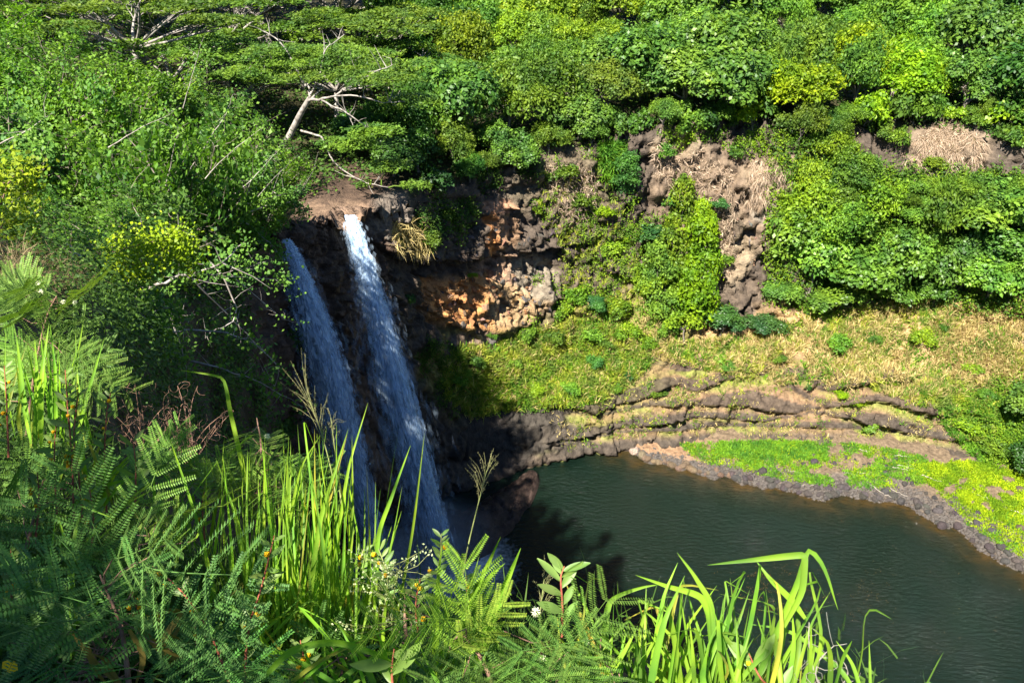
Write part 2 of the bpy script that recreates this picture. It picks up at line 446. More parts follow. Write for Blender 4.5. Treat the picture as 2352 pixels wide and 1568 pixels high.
# notches in the lip where the two streams leave the rim
for (uu, vv, ru, depth) in ((797, 500, 26, 1.0), (644, 556, 24, 0.8)):
    pass
PT = P0 + NV * disp[:, None]
floor = (rowp > 6.2) * 1.0
PT[:, 2] += floor * (fbm(P0, 9, 33, 3) - 0.5) * 2.0 * isfar * np.clip((rowp - 6.2) / 1.0, 0, 1)
PT[:, 2] += (1 - isfar) * (fbm(P0, 0.8, 35, 3) - 0.5) * 0.22
# ---- surface colour of rock and soil
def blob(u, v, ru, rv, ragged=0.5):
    d = ((U0 - u) / ru) ** 2 + ((V0 - v) / rv) ** 2
    d = np.sqrt(d) + (rnd2 - 0.5) * ragged * 2
    return np.clip((1.15 - d) / 0.3, 0, 1)
rnd2 = fbm(P0, 3.0, 101, 4)
C = np.zeros((len(P0), 3)) + np.array([0.066, 0.054, 0.048])
def paint(m, c):
    m = np.clip(m, 0, 1)[:, None]
    C[:] = C * (1 - m) + np.array(c) * m
paint(isfar * (rowp > 6.3), (0.035, 0.035, 0.016))
paint((1 - isfar) * (rowp > 5.8), (0.04, 0.035, 0.02))
paint((1 - isfar) * (rowp <= 5.8), (0.03, 0.026, 0.018))
up = np.clip((grid_normals(PT.reshape(nc, nr, 3)).reshape(-1, 3)[:, 2] * (1 if np.mean(grid_normals(PT.reshape(nc, nr, 3))[nc // 2, -5:, 2]) > 0 else -1) - 0.35) / 0.3, 0, 1)
low = isfar * (U0 > 1150)
paint(low * (V0 > 640) * (V0 < 1060) * 0.9, (0.085, 0.068, 0.058))
for a in ((2060, 800, 370, 140), (1720, 820, 280, 95), (1420, 800, 200, 60), (2250, 700, 130, 80)):
    paint(blob(*a) * low, (0.27, 0.19, 0.105))
for a in ((1620, 890, 230, 55), (1960, 905, 260, 60), (1560, 850, 100, 40), (2290, 790, 60, 60)):
    paint(blob(*a) * low * 0.9, (0.17, 0.112, 0.08))
for a in ((1250, 860, 270, 120), (1100, 840, 120, 90), (1400, 770, 170, 90)):
    paint(blob(*a) * isfar, (0.15, 0.14, 0.05))
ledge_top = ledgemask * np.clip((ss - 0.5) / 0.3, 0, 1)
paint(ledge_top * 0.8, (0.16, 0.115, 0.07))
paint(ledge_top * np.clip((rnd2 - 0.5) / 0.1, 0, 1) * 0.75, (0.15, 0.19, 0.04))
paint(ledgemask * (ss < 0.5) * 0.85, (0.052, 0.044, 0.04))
for a, c in (((1110, 690, 135, 62), (0.34, 0.175, 0.075)), ((1180, 690, 75, 65), (0.27, 0.195, 0.12)), ((1030, 680, 70, 35), (0.33, 0.16, 0.07)), ((1175, 622, 85, 28), (0.30, 0.20, 0.15)),
             ((1240, 640, 50, 50), (0.17, 0.15, 0.13)), ((1134, 545, 14, 55), (0.42, 0.19, 0.07)), ((1165, 530, 30, 40), (0.2, 0.13, 0.09)), ((1050, 610, 90, 28), (0.06, 0.045, 0.04)),
             ((1160, 475, 40, 16), (0.34, 0.2, 0.14)), ((1040, 500, 40, 40), (0.07, 0.06, 0.06)),
             ((1750, 415, 85, 75), (0.15, 0.122, 0.1)), ((1600, 400, 40, 28), (0.3, 0.2, 0.11)), ((1690, 560, 65, 95), (0.14, 0.12, 0.1)), ((2180, 335, 100, 60), (0.15, 0.12, 0.098)),
             ((1780, 490, 60, 42), (0.19, 0.17, 0.155)), ((1560, 340, 70, 40), (0.17, 0.14, 0.11)), ((1650, 460, 180, 120), (0.13, 0.1, 0.08)), ((1660, 500, 60, 50), (0.13, 0.105, 0.085)), ((1365, 405, 20, 40), (0.35, 0.32, 0.3)),
             ((1300, 440, 120, 90), (0.1, 0.085, 0.065)), ((1780, 485, 55, 28), (0.2, 0.18, 0.165)), ((1700, 600, 40, 50), (0.19, 0.155, 0.12)), ((1760, 400, 70, 55), (0.17, 0.135, 0.105)),
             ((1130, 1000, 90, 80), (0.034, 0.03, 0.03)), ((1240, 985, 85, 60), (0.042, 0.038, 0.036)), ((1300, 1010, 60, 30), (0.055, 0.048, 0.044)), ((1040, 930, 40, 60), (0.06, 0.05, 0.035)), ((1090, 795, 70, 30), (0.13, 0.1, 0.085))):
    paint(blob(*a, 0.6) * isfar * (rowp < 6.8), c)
falls_zone = isfar * (U0 < 900) * (rowp < 6.9)
paint(falls_zone, (0.075, 0.052, 0.043))
paint(blob(770, 485, 100, 26, 0.2) * falls_zone * (rowp > 5.9), (0.15, 0.105, 0.082))
paint(blob(760, 420, 110, 45, 0.3) * isfar * (rowp > 6.1), (0.075, 0.052, 0.042))
paint(blob(910, 500, 60, 60, 0.3) * isfar, (0.125, 0.11, 0.105))
streak = np.clip((fbm(P0 * np.array([1, 1, 0.12]), 1.2, 55, 3) - 0.52) / 0.1, 0, 1)
paint(streak * falls_zone * (rowp < 6) * 0.7, (0.16, 0.115, 0.095))
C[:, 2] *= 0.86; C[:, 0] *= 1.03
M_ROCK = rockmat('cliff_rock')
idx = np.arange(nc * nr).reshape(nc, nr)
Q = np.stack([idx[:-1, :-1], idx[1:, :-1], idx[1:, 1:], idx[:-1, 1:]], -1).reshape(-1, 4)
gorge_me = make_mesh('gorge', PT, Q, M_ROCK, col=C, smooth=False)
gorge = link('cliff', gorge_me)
tag(gorge, 'basalt cliffs and steep slopes round the plunge pool', kind='structure')
BVH = BVHTree.FromPolygons([tuple(p) for p in PT], [tuple(q) for q in Q])
def hit(u, v):
    d = Vector(ray(u, v)).normalized()
    r = BVH.ray_cast(Vector(EYE), d, 400)
    if r[0] is None: return None
    n = r[1]
    if n.dot(d) > 0: n = -n
    return np.array(r[0]), np.array(n), r[3]
def drop(x, y, z0=90):
    r = BVH.ray_cast(Vector((x, y, z0)), Vector((0, 0, -1)), 200)
    return None if r[0] is None else np.array(r[0])

# ------------------------------------------------------------------ shore and pool
WL = [(1405, 1030), (1440, 1037), (1500, 1062), (1560, 1077), (1625, 1088), (1665, 1090), (1700, 1108), (1745, 1120), (1790, 1126), (1850, 1141), (1885, 1143), (1930, 1137), (1985, 1140), (2030, 1150),
      (2060, 1153), (2100, 1170), (2140, 1196), (2165, 1212), (2205, 1218), (2240, 1250), (2290, 1282), (2352, 1308), (2450, 1360), (2600, 1430), (2800, 1530)]
BK = [(1405, 1026), (1440, 1022), (1500, 1008), (1560, 1008), (1625, 1010), (1665, 1010), (1700, 1008), (1745, 1008), (1790, 1010), (1850, 1015), (1885, 1015), (1930, 1017), (1985, 1020), (2030, 1025),
      (2060, 1030), (2100, 1032), (2140, 1040), (2165, 1045), (2205, 1050), (2240, 1054), (2290, 1075), (2352, 1095), (2450, 1130), (2600, 1180), (2800, 1280)]
wl = np.array([atZ(*p) for p in WL]); bk = np.array([atZ(*p) for p in BK])
par2 = np.concatenate([[0], np.cumsum(np.linalg.norm(wl[1:] - wl[:-1], axis=1))])
t2 = np.linspace(0, par2[-1], 420)
wlS = smooth_path(wl, par2, t2); bkS = smooth_path(bk, par2, t2)
jag = np.stack([np.zeros(420), (fbm(np.stack([t2, t2 * 0, t2 * 0], 1), 2.0, 77, 3) - 0.5) * 1.6, np.zeros(420)], 1)
wlS = wlS + jag
m2 = 60
tt = np.linspace(-0.12, 1.12, m2)
bank = wlS[:, None] * (1 - tt[None, :, None]) + bkS[:, None] * tt[None, :, None]
bx = bank.reshape(-1, 3); bt = np.tile(tt, 420)
bx[:, 2] = np.interp(bt, [-0.12, 0, 0.06, 0.3, 1.12], [-0.7, 0.0, 0.28, 0.55, 1.0]) + (fbm(bx, 1.2, 13, 4) - 0.5) * 0.5 * np.clip(bt * 6 + 0.9, 0, 1)
bu, bv, _ = proj(bx)
bC = np.zeros((len(bx), 3)) + np.array([0.14, 0.105, 0.068])
bn = fbm(bx, 2.2, 19, 4)
def bpaint(m, c):
    m = np.clip(m, 0, 1)[:, None]; bC[:] = bC * (1 - m) + np.array(c) * m
bpaint(np.clip((0.34 - bt + (bn - 0.5) * 0.4) / 0.1, 0, 1), (0.1, 0.085, 0.072))
bpaint(np.clip((1640 - bu) / 60, 0, 1) * np.clip((bt - 0.1) / 0.2, 0, 1), (0.22, 0.14, 0.082))
bpaint(np.clip((0.06 - bt) / 0.06, 0, 1), (0.06, 0.045, 0.03))
M_SHORE = rockmat('shore_soil', sc=2.0, bump=0.5)
idx = np.arange(420 * m2).reshape(420, m2)
Qb = np.stack([idx[:-1, :-1], idx[:-1, 1:], idx[1:, 1:], idx[1:, :-1]], -1).reshape(-1, 4)
shore = link('riverbank', make_mesh('riverbank', bx, Qb, M_SHORE, col=bC, smooth=True))
tag(shore, 'low grassy gravel bank along the far side of the pool', kind='structure')
BVHB = BVHTree.FromPolygons([tuple(p) for p in bx], [tuple(q) for q in Qb])
def hitb(u, v):
    d = Vector(ray(u, v)).normalized()
    r = BVHB.ray_cast(Vector(EYE), d, 400)
    return None if r[0] is None else np.array(r[0])

gx, gy = np.meshgrid(np.linspace(-30, 75, 240), np.linspace(8, 82, 180), indexing='ij')
wp = np.stack([gx.ravel(), gy.ravel(), np.zeros(gx.size)], 1)
dmin = np.full(len(wp), 1e9)
for q in wlS[::4]: dmin = np.minimum(dmin, np.hypot(wp[:, 0] - q[0], wp[:, 1] - q[1]))
shal = np.exp(-dmin / 1.3)
foam = np.zeros(len(wp))
FB = [atZ(880, 1310), atZ(1045, 1300)]
for q in FB: foam = np.maximum(foam, np.exp(-((np.hypot(wp[:, 0] - q[0], wp[:, 1] - q[1]) / 4.6) ** 2)))
wc = np.stack([shal, foam, np.zeros(len(wp))], 1)
m, nt, out = new_mat('pool_water'); L = nt.links.new
at = N_(nt, 'ShaderNodeVertexColor', layer_name='Col'); sp = N_(nt, 'ShaderNodeSeparateColor'); L(at.outputs[0], sp.inputs[0])
tc = N_(nt, 'ShaderNodeTexCoord')
n1 = N_(nt, 'ShaderNodeTexNoise'); n1.inputs['Scale'].default_value = 0.9; n1.inputs['Detail'].default_value = 6; L(tc.outputs['Object'], n1.inputs[0])
bedr = N_(nt, 'ShaderNodeMapRange', clamp=True); bedr.inputs[1].default_value = 0.38; bedr.inputs[2].default_value = 0.7; L(n1.outputs[0], bedr.inputs[0])
bed = N_(nt, 'ShaderNodeMix', data_type='RGBA'); bed.inputs[6].default_value = (0.02, 0.018, 0.008, 1); bed.inputs[7].default_value = (0.055, 0.032, 0.008, 1); L(bedr.outputs[0], bed.inputs[0])
sm = N_(nt, 'ShaderNodeMapRange', clamp=True); sm.inputs[1].default_value = 0.05; sm.inputs[2].default_value = 0.75; L(sp.outputs[0], sm.inputs[0])
cw = N_(nt, 'ShaderNodeMix', data_type='RGBA'); cw.inputs[6].default_value = (0.0038, 0.0102, 0.0064, 1); L(sm.outputs[0], cw.inputs[0]); L(bed.outputs[2], cw.inputs[7])
n3 = N_(nt, 'ShaderNodeTexNoise'); n3.inputs['Scale'].default_value = 2.6; n3.inputs['Detail'].default_value = 5; L(tc.outputs['Object'], n3.inputs[0])
fm = N_(nt, 'ShaderNodeMath', operation='MULTIPLY'); L(sp.outputs[1], fm.inputs[0]); L(n3.outputs[0], fm.inputs[1])
fr = N_(nt, 'ShaderNodeMapRange', clamp=True); fr.inputs[1].default_value = 0.12; fr.inputs[2].default_value = 0.5; L(fm.outputs[0], fr.inputs[0])
cf = N_(nt, 'ShaderNodeMix', data_type='RGBA'); cf.inputs[7].default_value = (0.75, 0.8, 0.85, 1); L(fr.outputs[0], cf.inputs[0]); L(cw.outputs[2], cf.inputs[6])
pb = N_(nt, 'ShaderNodeBsdfPrincipled'); L(cf.outputs[2], pb.inputs['Base Color'])
pb.inputs['Roughness'].default_value = 0.06; pb.inputs['IOR'].default_value = 1.33
mp = N_(nt, 'ShaderNodeMapping'); mp.inputs['Rotation'].default_value = (0, 0, 0.5); mp.inputs['Scale'].default_value = (1.0, 2.6, 1); L(tc.outputs['Object'], mp.inputs[0])
w1 = N_(nt, 'ShaderNodeTexNoise'); w1.inputs['Scale'].default_value = 1.5; w1.inputs['Detail'].default_value = 6; w1.inputs['Roughness'].default_value = 0.6; L(mp.outputs[0], w1.inputs[0])
bp = N_(nt, 'ShaderNodeBump'); bp.inputs['Strength'].default_value = 0.9; bp.inputs['Distance'].default_value = 0.28; L(w1.outputs[0], bp.inputs['Height']); L(bp.outputs[0], pb.inputs['Normal'])
L(pb.outputs[0], out.inputs[0])
M_WATER = m
idx = np.arange(240 * 180).reshape(240, 180)
Qw = np.stack([idx[:-1, :-1], idx[1:, :-1], idx[1:, 1:], idx[:-1, 1:]], -1).reshape(-1, 4)
pool = link('pool', make_mesh('pool', wp, Qw, M_WATER, col=wc, smooth=True))
tag(pool, 'dark green plunge pool below the falls', kind='structure')

# ------------------------------------------------------------------ plant kit
M_LEAF = foliage('broad_leaf', (0.62, 0.66, 0.6), (1.3, 1.25, 1.1), 0.28, 0.45, 0.32, patch=0.55)
M_FINE = foliage('fine_leaf', (0.6, 0.66, 0.6), (1.35, 1.25, 1.0), 0.3, 0.5, 0.2, patch=0.55)
M_HAU = foliage('round_leaf', (0.6, 0.68, 0.6), (1.3, 1.25, 1.1), 0.32, 0.5, 0.18, patch=0.5)
M_BARK = bark('grey_bark', (0.09, 0.075, 0.06), (0.2, 0.175, 0.15))
M_PALE = bark('pale_bark', (0.17, 0.145, 0.12), (0.42, 0.38, 0.34), 3.0)
M_LIMB = bark('grey_limb', (0.13, 0.115, 0.1), (0.33, 0.3, 0.265), 3.0)
M_MIDB = bark('brown_grey_bark', (0.08, 0.065, 0.05), (0.26, 0.22, 0.18), 3.0)
M_TWIG = bark('dead_twig', (0.12, 0.07, 0.05), (0.24, 0.15, 0.11))

LIME = (0.15, 0.24, 0.02); YELLOW = (0.16, 0.26, 0.012); MID = (0.085, 0.172, 0.028); DEEP = (0.046, 0.115, 0.018)
TEAL = (0.055, 0.145, 0.038); OLIVE = (0.092, 0.155, 0.022); ALB = (0.092, 0.16, 0.028); FRESH = (0.115, 0.215, 0.03); DARK = (0.02, 0.055, 0.012)
HAU = (0.10, 0.195, 0.034)
def vary(c, k=0.16):
    f = 1 + random.uniform(-k, k)
    return tuple(max(0.004, x * f * (1 + random.uniform(-k, k) * 0.45)) for x in c)

def lobed_crown(seed, R, H, nl, lr, n, ll, lw, z0=0.0, mat=None, flat=0.0, up=0.35, jit=0.5, shell=0.18, droop=0.0, even=False):
    """leaf clumps on overlapping lobes; crown of radius R and height H standing on z0"""
    g = np.random.default_rng(seed)
    c = g.normal(size=(nl, 3)); c /= np.linalg.norm(c, axis=1, keepdims=True)
    c[:, 2] = np.abs(c[:, 2]) * 1.0 - 0.12
    rr = g.uniform(0.45, 0.8, nl)[:, None]
    cen = c * rr * np.array([R, R, H * 0.62]) + np.array([0, 0, z0 + H * 0.42])
    if even:
        zf = (np.arange(nl) + g.uniform(0, 1, nl)) / nl; wd_ = np.sin(np.pi * np.clip(zf * 0.8 + 0.16, 0, 1)) ** 0.7
        cen = np.stack([c[:, 0] * R * 0.65 * wd_, c[:, 1] * R * 0.65 * wd_, z0 + H * (0.04 + 0.9 * zf)], 1)
    rad = R * lr * g.uniform(0.7, 1.3, nl)
    k = g.choice(nl, size=int(n * 1.7), p=rad**2 / (rad**2).sum())
    d = g.normal(size=(len(k), 3)); d /= np.linalg.norm(d, axis=1, keepdims=True)
    d[:, 2] = np.where(d[:, 2] < -0.35, -d[:, 2], d[:, 2])
    s = 1 - np.abs(g.normal(size=len(k))) * shell + (g.random(len(k)) < 0.14) * g.uniform(0.05, 0.42, len(k))
    # lumps on every lobe
    lump = 1 + 0.3 * np.sin(d[:, 0] * 6 + k) * np.sin(d[:, 1] * 6 + k * 2) + 0.2 * np.sin(d[:, 2] * 9 + k) * np.sin(d[:, 0] * 10 + d[:, 1] * 8 + k)
    sq = np.array([1, 1, 1 - flat])
    p = cen[k] + d * (rad[k] * s * lump)[:, None] * sq
    keep = np.ones(len(p), bool)
    for j in range(nl):
        q = np.linalg.norm((p - cen[j]) / sq, axis=1) < rad[j] * 0.72
        keep &= ~(q & (k != j))
    p, d = p[keep][:n], d[keep][:n]
    nn = unit(d * 0.75 + np.array([0, 0, up]) + g.normal(size=p.shape) * jit)
    sz = g.uniform(0.65, 1.35, len(p))
    D = g.normal(size=p.shape) + np.array([0, 0, -droop])
    b = Bag(); leaves(b, p, nn, ll * sz, lw * sz, D, g)
    return b.mesh('crown', mat), cen
def trunk_mesh(seed, cen, r0, mat, n=6, z1=None):
    g = np.random.default_rng(seed); b = Bag()
    top = np.array([0, 0, np.mean(cen[:, 2]) * 0.55 if z1 is None else z1])
    pts = np.stack([np.array([g.normal() * 0.1 * t, g.normal() * 0.1 * t, -0.6]) + (top + np.array([0, 0, 0.6])) * t for t in np.linspace(0, 1, 6)])
    tube(b, pts, np.linspace(r0, r0 * 0.6, 6), 7)
    for j in g.choice(len(cen), min(n, len(cen)), replace=False):
        e = cen[j]; st = pts[g.integers(3, 6)]
        m_ = (st + e) / 2 + g.normal(size=3) * 0.15 * np.linalg.norm(e - st) + np.array([0, 0, 0.1])
        tt = np.linspace(0, 1, 6)[:, None]
        q = st * (1 - tt)**2 + 2 * m_ * tt * (1 - tt) + e * tt**2
        tube(b, q, np.linspace(r0 * 0.5, r0 * 0.1, 6), 5)
    return b.mesh('trunk', mat, True)

KIT = {}
def kit(kind, crown, cen, r0, mat_t, R, n=6, z1=None):
    KIT.setdefault(kind, []).append((crown, trunk_mesh(len(KIT) * 31 + len(KIT.get(kind, [])), cen, r0, mat_t, n, z1), R))
for s in range(5):                                     # billowing broad-leaved tree
    c, cen = lobed_crown(100 + s, 3.0, 5.2, 18 + s, 0.35, 6500, 0.30, 0.19, 0.1, M_LEAF, up=0.45, jit=0.42)
    kit('round', c, cen, 0.22, M_BARK, 3.2)
for s in range(5):                                     # shaggy tree with finer leaves
    c, cen = lobed_crown(200 + s, 3.0, 5.0, 24, 0.32, 8200, 0.25, 0.14, 0.0, M_FINE, up=0.25, jit=0.75, shell=0.3, droop=0.5)
    kit('shaggy', c, cen, 0.18, M_BARK, 3.3)
for s in range(3):                                     # tall narrow tree hung with climbers
    c, cen = lobed_crown(300 + s, 2.1, 6.0, 26, 0.4, 7600, 0.24, 0.14, 0.0, M_FINE, up=0.3, jit=0.7, shell=0.34, droop=0.7, even=True)
    kit('column', c, cen, 0.16, M_BARK, 2.2)
for s in range(4):                                     # low shrub
    c, cen = lobed_crown(400 + s, 1.0, 1.3, 12, 0.36, 1500, 0.17, 0.10, 0.0, M_FINE, up=0.35, jit=0.7, shell=0.5)
    kit('shrub', c, cen, 0.05, M_BARK, 1.15, 4)
for s in range(3):                                     # low broad-leaved bush
    c, cen = lobed_crown(450 + s, 1.0, 1.1, 9, 0.4, 1000, 0.20, 0.14, 0.0, M_LEAF, up=0.5, jit=0.5, shell=0.4)
    kit('bush', c, cen, 0.05, M_BARK, 1.15, 4)

# flat-topped umbrella tree: pads of feathery foliage at the ends of long pale limbs
def umbrella(seed, R, hgt, npad):
    g = np.random.default_rng(seed); b = Bag(); tb = Bag()
    fork = np.array([g.normal() * 0.4, g.normal() * 0.4, hgt * 0.45])
    tt = np.linspace(0, 1, 7)[:, None]
    st = np.array([0, 0, -0.8])
    base = st * (1 - tt) + fork * tt + np.stack([np.sin(tt[:, 0] * 3) * 0.2, np.cos(tt[:, 0] * 3) * 0.2 - 0.2, tt[:, 0] * 0], 1)
    tube(tb, base, np.linspace(0.28, 0.2, 7), 8)
    for i in range(npad):
        a = i * 2.4 + g.uniform(-0.3, 0.3); r = R * (0.25 + 0.7 * math.sqrt((i + 0.5) / npad))
        e = np.array([math.cos(a) * r, math.sin(a) * r, hgt * (1 - 0.16 * (r / R) ** 2) + g.uniform(-1.3, 0.5)])
        pr = R * g.uniform(0.26, 0.44)
        mid = fork * 0.45 + e * 0.55 + np.array([0, 0, -hgt * 0.06]) + g.normal(size=3) * 0.3
        q = base[-1] * (1 - tt)**2 + 2 * mid * tt * (1 - tt) + e * tt**2
        tube(tb, q, np.linspace(0.12, 0.03, 7), 6)
        for j in range(5):
            aa = g.uniform(0, 6.28); ee = e + np.array([math.cos(aa) * pr * 0.75, math.sin(aa) * pr * 0.75, g.uniform(-0.1, 0.15)])
            s0 = q[g.integers(3, 6)]
            q2 = s0 * (1 - tt) + ee * tt + g.normal(size=(7, 3)) * 0.05
            tube(tb, q2, np.linspace(0.04, 0.012, 7), 4)
        n = int(135 * pr * pr)
        rr = np.sqrt(g.uniform(0, 1, n)); th = g.uniform(0, 6.283, n)
        edge = 0.78 + 0.22 * np.sin(th * 5 + i) * np.sin(th * 3 + 2 * i)
        p = np.stack([np.cos(th) * rr * pr * edge, np.sin(th) * rr * pr * edge, 0.28 * (1 - rr**2) + g.normal(size=n) * 0.09 + 0.1 * np.sin(th * 4 + rr * 6)], 1) + e
        leaves(b, p, np.array([0, 0, 1.0]) + g.normal(size=p.shape) * 0.38, g.uniform(0.2, 0.42, n), g.uniform(0.1, 0.2, n), None, g)
    return b.mesh('crown', M_FINE), tb.mesh('trunk', M_LIMB, True)
for s in range(4):
    c, t = umbrella(500 + s, 6.5, 6.4, 13)
    KIT.setdefault('umbrella', []).append((c, t, 6.5))

# spreading tree of pale crooked stems with round leaves in loose clumps
def hau(seed, R, H, nst, ntw, nlf, ls):
    g = np.random.default_rng(seed); b = Bag(); tb = Bag()
    tt = np.linspace(0, 1, 7)[:, None]
    for i in range(nst):
        a = g.uniform(0, 6.283); r = R * math.sqrt(g.uniform(0.03, 1)); h = H * g.uniform(0.45, 1.0) * (1 - 0.35 * (r / R) ** 2)
        e = np.array([math.cos(a) * r, math.sin(a) * r, h])
        mid = e * np.array([0.35, 0.35, 0.75]) + g.normal(size=3) * 0.5
        s0 = np.array([g.normal() * 0.3, g.normal() * 0.3, -0.5])
        q = s0 * (1 - tt)**2 + 2 * mid * tt * (1 - tt) + e * tt**2 + g.normal(size=(7, 3)) * 0.06
        tube(tb, q, np.linspace(0.06, 0.015, 7), 5)
        for j in range(ntw):
            s1 = q[g.integers(2, 7)]
            dd = unit(g.normal(size=3) + np.array([0, 0, 0.55]) + unit(e) * 0.5) * g.uniform(0.5, 1.3)
            e1 = s1 + dd
            tube(tb, np.stack([s1, s1 + dd * 0.5 + g.normal(size=3) * 0.08, e1]), [0.012, 0.008, 0.004], 3)
            n = max(3, int(nlf * g.uniform(0.4, 1.5)))
            p = s1 + dd * g.uniform(0.35, 1.15, (n, 1)) + g.normal(size=(n, 3)) * 0.17
            leaves(b, p, np.array([-0.25, -0.45, 0.8]) + g.normal(size=p.shape) * 0.5, ls * g.uniform(0.6, 1.3, n), ls * g.uniform(0.55, 1.15, n), None, g)
    return b.mesh('crown', M_HAU), tb.mesh('trunk', M_MIDB, True)
for s in range(4):
    c, t = hau(600 + s, 3.3, 4.6, 26, 12, 25, 0.19)
    KIT.setdefault('hau', []).append((c, t, 3.3))
for s in range(2):
    c, t = hau(650 + s, 2.6, 3.0, 18, 10, 18, 0.16)
    KIT.setdefault('haushrub', []).append((c, t, 2.6))

NAMES = {'round': ('broadleaf_tree', 'tree'), 'shaggy': ('shaggy_tree', 'tree'), 'column': ('narrow_tree', 'tree'), 'shrub': ('shrub', 'shrub'), 'bush': ('bush', 'bush'),
         'umbrella': ('umbrella_tree', 'tree'), 'hau': ('spreading_tree', 'tree'), 'haushrub': ('straggling_shrub', 'shrub')}
PLANTS = []      # (object, u, zone, look)
def plant(kind, P, R, color, zone, look, hs=1.0, label=None, group=None, variant=None, lean=0.0):
    """a tree or shrub of crown radius R standing at P"""
    c, t, R0 = random.choice(KIT[kind]) if variant is None else KIT[kind][variant % len(KIT[kind])]
    s = R / R0
    nm, cat = NAMES[kind]
    o = empty(nm, P, random.uniform(0, 6.283), 1.0)
    o.scale = (s * random.uniform(0.8, 1.25), s * random.uniform(0.8, 1.2), s * hs)
    if lean: o.rotation_euler = (random.uniform(-lean, lean), random.uniform(-lean, lean), o.rotation_euler[2])
    link('crown', c, o, color=vary(color)); link('trunk', t, o)
    tag(o, label, cat, group)
    if not label: PLANTS.append((o, proj(P)[0], zone, look))
    return o
def plant_px(kind, u, v, wpx, color, zone, look, **kw):
    h = hit(u, v)
    if h is None: return None
    dep = float(np.dot(h[0] - EYE, FWD))
    return plant(kind, h[0], wpx / 2 * dep / FP, color, zone, look, **kw)

# ---- forest above the far rim, row by row
LOOKS = {'LIME': 'lime green', 'YELLOW': 'yellow green', 'MID': 'mid green', 'DEEP': 'deep green', 'TEAL': 'blue green', 'OLIVE': 'olive green', 'FRESH': 'fresh green', 'DARK': 'very dark green', 'HAU': 'light green', 'ALB': 'grey green'}
PAL = dict(LIME=LIME, YELLOW=YELLOW, MID=MID, DEEP=DEEP, TEAL=TEAL, OLIVE=OLIVE, FRESH=FRESH, DARK=DARK, HAU=HAU, ALB=ALB)
def forest_kind(u, v):
    r = random.random()
    if u < 1010: return ('shaggy', 'DEEP') if r < 0.6 else ('round', 'MID')
    if u < 1460: return (('shaggy', 'LIME') if r < 0.6 else ('shaggy', 'FRESH')) if v < 215 else (('shaggy', 'OLIVE') if r < 0.35 else ('round', 'MID') if r < 0.8 else ('shaggy', 'FRESH'))
    if u < 1690: return ('round', 'MID') if r < 0.6 else ('round', 'FRESH')
    if u < 2130: return ('shaggy', 'FRESH') if r < 0.55 else ('shaggy', 'MID') if r < 0.8 else ('round', 'LIME')
    return ('round', 'MID') if r < 0.65 else ('round', 'DEEP')
rows = [(20, 'in the topmost forest row', 125), (80, 'in the second forest row', 125), (145, 'in the third forest row', 120),
        (212, 'in the fourth forest row', 120), (272, 'in the forest row on the far rim', 125)]
for v0, zone, wpx in rows:
    u = 870 + random.uniform(0, 40)
    while u < 2440:
        v = v0 + random.uniform(-22, 22)
        rimv = np.interp(u, [870, 1000, 1100, 1220, 1360, 1500, 1700, 1900, 2100, 2300, 2440], [380, 370, 350, 330, 300, 275, 265, 275, 270, 270, 300])
        if v0 == 272: v = rimv + random.uniform(-30, 4)
        k, cn = forest_kind(u, v)
        if v0 == 272 and (1730 < u < 1870 or 2030 < u < 2170): k, cn = 'shaggy', 'YELLOW'
        if v0 == 212 and 1780 < u < 2120 and random.random() < 0.4: cn = 'YELLOW'
        w = wpx * 1.35 * random.uniform(0.75, 1.3) * (1.1 if k == 'round' else 1.0)
        plant_px(k, u, v, w, PAL[cn], zone, LOOKS[cn] + (' billowing' if k == 'round' else ' shaggy'), hs=random.uniform(0.85, 1.2), lean=0.12)
        u += w * random.uniform(0.42, 0.6)

# ---- trees hanging over the rim between the falls and the rocky gully
for (u, v, w, kind, cn, hs) in ((960, 395, 130, 'round', 'DEEP', 1.0), (1040, 372, 130, 'shaggy', 'OLIVE', 1.0), (1130, 372, 120, 'round', 'MID', 0.9), (1005, 440, 90, 'bush', 'DARK', 1.2), (1080, 418, 100, 'shaggy', 'DEEP', 0.8),
                                (1180, 392, 100, 'round', 'MID', 0.9), (1260, 355, 110, 'shaggy', 'FRESH', 0.9), (1330, 320, 130, 'round', 'MID', 0.9), (1030, 520, 80, 'shrub', 'OLIVE', 1.0), (990, 560, 60, 'shrub', 'OLIVE', 0.9), (1120, 400, 90, 'shaggy', 'OLIVE', 0.8),
                                (905, 405, 120, 'round', 'DEEP', 0.9), (870, 370, 120, 'shaggy', 'DEEP', 1.0), (830, 345, 120, 'round', 'DEEP', 0.9), (930, 350, 120, 'round', 'DEEP', 1.0)):
    plant_px(kind, u, v, w, PAL[cn], 'on the shaded rim right of the falls', LOOKS[cn] + {'round': ' billowing', 'shaggy': ' shaggy', 'bush': '', 'shrub': ' ragged'}[kind], hs=hs, lean=0.2)

# ---- bushes spilling over the rim
u = 1180
while u < 2400:
    rimv = np.interp(u, [1100, 1220, 1360, 1500, 1700, 1900, 2020, 2100, 2300, 2440], [370, 345, 320, 300, 290, 320, 300, 285, 290, 310])
    v = rimv + random.uniform(-14, 22)
    if 2040 < u < 2290: v = min(v, 285)
    cn = random.choice(['MID', 'FRESH', 'OLIVE', 'LIME', 'DEEP', 'YELLOW'] if u > 1700 else ['MID', 'OLIVE', 'DEEP', 'FRESH'])
    k = random.choice(['shrub', 'shaggy', 'bush', 'shrub'])
    plant_px(k, u, v, random.uniform(60, 105), PAL[cn], 'spilling over the far rim', LOOKS[cn] + {'shrub': ' ragged', 'shaggy': ' shaggy', 'bush': ' dense'}[k], hs=random.uniform(0.8, 1.5), lean=0.35)
    u += random.uniform(26, 46)
